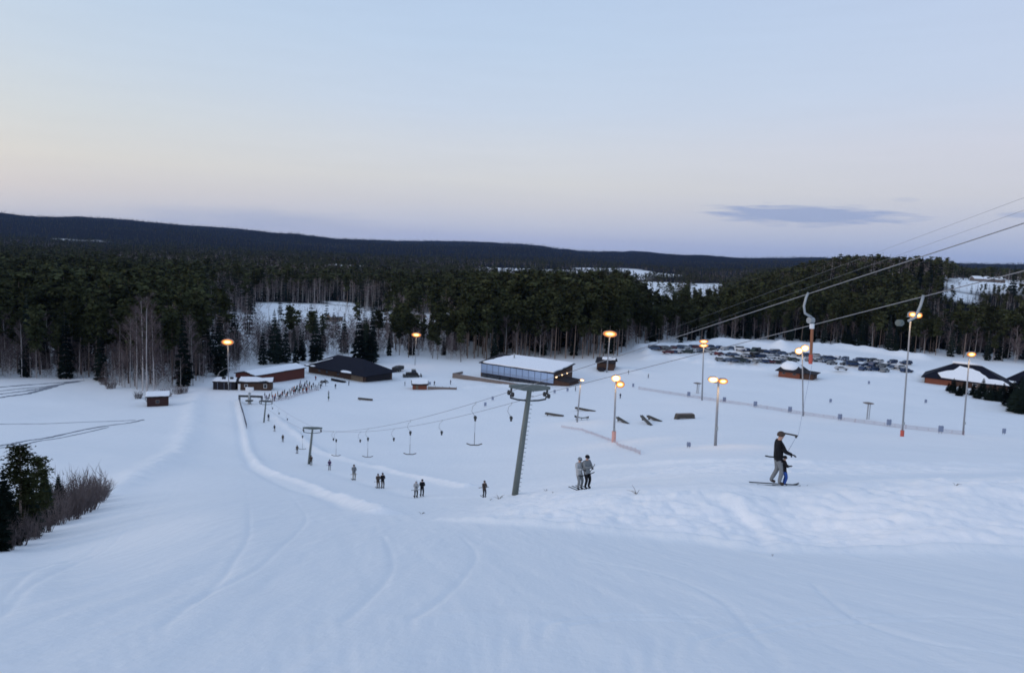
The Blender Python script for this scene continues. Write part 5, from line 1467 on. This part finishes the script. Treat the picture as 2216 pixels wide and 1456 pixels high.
# ------------------------------------------------------------------ small things in the snow
def twig(px, py, s, label, up=.12):
    b = G(px, py); m = MB(); s *= .55
    for k in range(random.randint(4, 8)):
        d = Vector((random.uniform(-1, 1), random.uniform(-.5, .5), random.uniform(.0, .45))).normalized() * s * random.uniform(.5, 1)
        m.tube([b + Vector((0, 0, -.03)), b + d * .5 + Vector((0, 0, .05)), b + d + Vector((0, 0, up * s))], [.03 * s, .022 * s, .008 * s], 5)
    tag(m.build('twig', M_TWIGD), label, 'twig', 'twigs poking out of the snow')
twig(1080, 1079, .9, 'spray of dry twigs at the foot of the nearest mast'); twig(1180, 1062, .55, 'dry twigs in the snow between the nearest mast and the grey pair')
twig(1196, 1066, .3, 'tiny twig below the grey jacketed pair'); twig(1378, 1068, .8, 'slanting dry branch on the rough bank right of the grey pair'); twig(2068, 1050, .45, 'small twig in the snow at the far right of the lift track')
twig(1672, 1203, .1, 'tiny dark twig alone on the groomed slope'); twig(912, 1112, .5, 'dry twigs on the snow ridge at the end of the groomed slope')
twig(1060, 1082, .5, 'dry twigs left of the nearest mast foot'); twig(520, 1010, .4, 'tiny twig at the bend of the snow wall')
# dark tyre ruts on the field at far left
def rut(pix, w, label):
    pts = [G(*p) for p in pix]; line = []
    for p, q in zip(pts[:-1], pts[1:]):
        for k in range(24): line.append(p.lerp(q, k / 24))
    vs, fs = [], []
    for i, p in enumerate(line):
        t = (line[min(i + 1, len(line) - 1)] - line[max(i - 1, 0)]); n = Vector((-t.y, t.x, 0)).normalized()
        ww = w * random.uniform(.6, 1.3)
        for s in (-1, -.3, .3, 1):
            x, y = p.x + n.x * ww * s / 2, p.y + n.y * ww * s / 2
            vs.append((x, y, Hs(x, y) + (.06 if abs(s) < .9 else .02)))
        if i: fs += [((i - 1) * 4 + k, (i - 1) * 4 + k + 1, i * 4 + k + 1, i * 4 + k) for k in range(3)]
    me = bpy.data.meshes.new('tyre_track'); me.from_pydata(vs, [], fs); me.materials.append(M_RUTS)
    tag(link('tyre_track', me), label, 'track', 'tyre tracks on the left field', 'structure')
M_RUTS = mat('dirty_snow', (.24, .26, .30), .9, 0, .5, .6)
for k, (y0, y1) in enumerate([(838, 823), (848, 825), (857, 824), (866, 826)]): rut([(-60, y0 + 4), (60, y0 - (y0 - y1) * .35), (188 - 12 * k, y1)], 1.7, 'dark tyre track crossing the upper left field')
rut([(-60, 972), (60, 953), (180, 930), (316, 907)], .95, 'dark track slanting over the lower left field'); rut([(-60, 979), (90, 953), (240, 923)], .55, 'thin track beside the slanting one'); rut([(-60, 918), (120, 916), (300, 908)], .6, 'thin level track on the left field')

# ------------------------------------------------------------------ light, sky, air
SUN_AZ = math.radians(-118)         # glow of the set sun, behind the viewer's left shoulder
wd = bpy.data.worlds.new('World'); SC.world = wd; wd.use_nodes = True
nt = wd.node_tree; nt.nodes.clear(); L = nt.links.new
out = nt.nodes.new('ShaderNodeOutputWorld')
tc = nt.nodes.new('ShaderNodeTexCoord')
sep = nt.nodes.new('ShaderNodeSeparateXYZ'); L(tc.outputs['Generated'], sep.inputs[0])
def math_n(op, a, b=None, c=None, clamp=False):
    n = nt.nodes.new('ShaderNodeMath'); n.operation = op; n.use_clamp = clamp
    for i, v in enumerate((a, b, c)):
        if v is None: continue
        if isinstance(v, (int, float)): n.inputs[i].default_value = v
        else: L(v, n.inputs[i])
    return n.outputs[0]
def ramp(fac, stops):
    n = nt.nodes.new('ShaderNodeValToRGB'); e = n.color_ramp.elements
    e[0].position, e[0].color = stops[0]; e[1].position, e[1].color = stops[-1]
    for p, c in stops[1:-1]:
        x = e.new(p); x.color = c
    L(fac, n.inputs[0]); return n.outputs[0]
def mixc(f, a, b, mode='MIX'):
    n = nt.nodes.new('ShaderNodeMix'); n.data_type = 'RGBA'; n.blend_type = mode
    if isinstance(f, (int, float)): n.inputs[0].default_value = f
    else: L(f, n.inputs[0])
    for i, v in ((6, a), (7, b)):
        if isinstance(v, tuple): n.inputs[i].default_value = v
        else: L(v, n.inputs[i])
    return n.outputs[2]
el = math_n('MULTIPLY', math_n('ARCSINE', sep.outputs[2]), 180 / PI)          # elevation, degrees
ef = math_n('DIVIDE', el, 90.0, clamp=True)
az = math_n('ARCTAN2', sep.outputs[0], sep.outputs[1])                          # 0 ahead, + right
def S(deg, c): return (deg / 90.0, srgb(*c))
mid = ramp(ef, [S(0, (164, 178, 212)), S(0.9, (176, 186, 216)), S(2.0, (190, 197, 216)), S(3.6, (203, 206, 215)), S(5.2, (210, 213, 217)), S(7.5, (207, 214, 224)), S(10.5, (196, 211, 231)), S(15, (186, 207, 233)), S(19.5, (178, 201, 231)), S(35, (166, 190, 224)), S(90, (138, 166, 208))])
lef = ramp(ef, [S(0, (192, 198, 213)), S(1.2, (203, 205, 213)), S(3.0, (214, 210, 210)), S(5.0, (219, 217, 212)), S(8, (210, 217, 220)), S(12, (198, 213, 228)), S(17, (186, 207, 231)), S(35, (168, 192, 225)), S(90, (138, 166, 208))])
rig = ramp(ef, [S(0, (150, 170, 209)), S(1.2, (164, 179, 213)), S(3.0, (186, 194, 215)), S(5.0, (202, 206, 217)), S(8, (204, 209, 224)), S(12, (193, 208, 232)), S(20, (182, 201, 232)), S(35, (166, 189, 224)), S(90, (138, 166, 208))])
west = ramp(ef, [S(0, (255, 214, 176)), S(3, (255, 226, 196)), S(8, (246, 232, 218)), S(16, (222, 226, 230)), S(30, (186, 206, 230)), S(90, (138, 166, 208))])
fl = math_n('MULTIPLY', math_n('ADD', az, 0.12), -1.9, clamp=True)
fr_ = math_n('MULTIPLY', math_n('ADD', az, -0.05), 1.8, clamp=True)
sky = mixc(fl, mid, lef); sky = mixc(fr_, sky, rig)
# distance in azimuth from the afterglow
ca = math_n('COSINE', math_n('SUBTRACT', az, SUN_AZ))
fw = math_n('MULTIPLY', math_n('SUBTRACT', ca, -0.05), 1.1, clamp=True)
sky = mixc(math_n('MULTIPLY', fw, fw), sky, mixc(1.0, west, (1.25, 1.2, 1.15, 1), 'MULTIPLY'))
# thin banks of cloud low over the ridges
azd = math_n('MULTIPLY', az, 180 / PI)
cv = nt.nodes.new('ShaderNodeCombineXYZ'); L(math_n('MULTIPLY', azd, 0.34), cv.inputs[0]); L(math_n('MULTIPLY', el, 3.6), cv.inputs[1])
cn = nt.nodes.new('ShaderNodeTexNoise'); cn.inputs['Scale'].default_value = 1.0; cn.inputs['Detail'].default_value = 6; cn.inputs['Roughness'].default_value = 0.55; L(cv.outputs[0], cn.inputs['Vector'])
def cloud(a0, e0, ra, re, edge, amp):
    dx = math_n('DIVIDE', math_n('SUBTRACT', azd, a0), ra); dy = math_n('DIVIDE', math_n('SUBTRACT', el, e0), re)
    q = math_n('SUBTRACT', 1.0, math_n('SQRT', math_n('ADD', math_n('MULTIPLY', dx, dx), math_n('MULTIPLY', dy, dy))))
    q = math_n('ADD', q, math_n('MULTIPLY', math_n('SUBTRACT', cn.outputs['Fac'], 0.5), amp))
    return math_n('MULTIPLY', q, edge, clamp=True)
def azel(px, py):
    v = ray(px, py).normalized(); return math.degrees(math.atan2(v.x, v.y)), math.degrees(math.asin(v.z))
c1 = azel(1740, 464); c2 = azel(1960, 432); c3 = azel(560, 474); c4 = azel(2230, 466); c5 = azel(700, 500)
m1 = math_n('MULTIPLY', cloud(c1[0], c1[1] - .05, 7.6, 0.8, 2.2, 1.5), .9)
m2 = math_n('MULTIPLY', cloud(c2[0], c2[1], 1.0, 0.2, 1.6, .9), .22)
m3 = math_n('MULTIPLY', cloud(c3[0], c3[1], 10.5, 1.0, 1.1, 1.1), .42)
m4 = math_n('MULTIPLY', cloud(c4[0], c4[1], 2.0, .25, 1.6, 1.0), .6)
cm = math_n('MAXIMUM', math_n('MAXIMUM', m1, m2), math_n('MAXIMUM', m3, m4))
sky = mixc(cm, sky, srgb(150, 168, 205))
wn = nt.nodes.new('ShaderNodeTexNoise'); wn.inputs['Scale'].default_value = .35; wn.inputs['Detail'].default_value = 4; L(cv.outputs[0], wn.inputs['Vector'])
wv = math_n('ADD', math_n('MULTIPLY', wn.outputs['Fac'], .05), .975)
hsv = nt.nodes.new('ShaderNodeHueSaturation'); L(sky, hsv.inputs['Color']); L(wv, hsv.inputs['Value']); hsv.inputs['Saturation'].default_value = .95; sky = hsv.outputs[0]
below = math_n('MULTIPLY', math_n('ADD', el, 3.0), 0.33, clamp=True)
sky = mixc(below, srgb(70, 80, 105), sky)
bg = nt.nodes.new('ShaderNodeBackground'); L(sky, bg.inputs[0]); bg.inputs[1].default_value = 1.0
ns = nt.nodes.new('ShaderNodeTexSky'); ns.sky_type = 'NISHITA'; ns.sun_disc = False
ns.sun_elevation = math.radians(-1.5); ns.sun_rotation = SUN_AZ; ns.altitude = 150
bg2 = nt.nodes.new('ShaderNodeBackground'); L(ns.outputs[0], bg2.inputs[0]); bg2.inputs[1].default_value = 0.05
ash = nt.nodes.new('ShaderNodeAddShader'); L(bg.outputs[0], ash.inputs[0]); L(bg2.outputs[0], ash.inputs[1])
L(ash.outputs[0], out.inputs[0])

sd_ = bpy.data.lights.new('afterglow_sun', 'SUN'); sd_.energy = 0.8; sd_.angle = math.radians(24); sd_.color = (1.0, 0.83, 0.76)
so = bpy.data.objects.new('afterglow_sun', sd_); COL.objects.link(so)
sv_ = Vector((math.sin(SUN_AZ) * math.cos(.22), math.cos(SUN_AZ) * math.cos(.22), math.sin(.22)))
so.rotation_euler = sv_.to_track_quat('Z', 'Y').to_euler()

# air between here and the ridges
zmin, zmax = float(TV[:, 2].min()) - 1, float(TV[:, 2].max()) + 45
hz = MB().box((0, 0, (zmin + zmax) / 2), (25200, 25200, zmax - zmin)).build('haze', bpy.data.materials.new('haze_air'))
hm = hz.data.materials[0]; hm.use_nodes = True; n_ = hm.node_tree; n_.nodes.clear()
vo = n_.nodes.new('ShaderNodeVolumePrincipled'); vo.inputs['Color'].default_value = (0.28, 0.48, 1.0, 1); vo.inputs['Density'].default_value = 2.0e-5
oo = n_.nodes.new('ShaderNodeOutputMaterial'); n_.links.new(vo.outputs[0], oo.inputs['Volume'])
tag(hz, 'thin blue evening haze over the valley', 'haze', kind='stuff')
hz.display_type = 'WIRE'

# ------------------------------------------------------------------ render settings
SC.view_settings.view_transform = 'Standard'; SC.view_settings.look = 'None'
SC.view_settings.exposure = 0.0; SC.view_settings.gamma = 1.0; SC.view_settings.use_curve_mapping = False
SC.render.engine = 'CYCLES'
cy_ = SC.cycles
cy_.use_denoising = True
try: cy_.denoiser = 'OPENIMAGEDENOISE'
except Exception: pass
cy_.max_bounces = 5; cy_.diffuse_bounces = 3; cy_.glossy_bounces = 2; cy_.transmission_bounces = 2; cy_.volume_bounces = 0
cy_.sample_clamp_indirect = 4.0
cy_.filter_width = 1.7
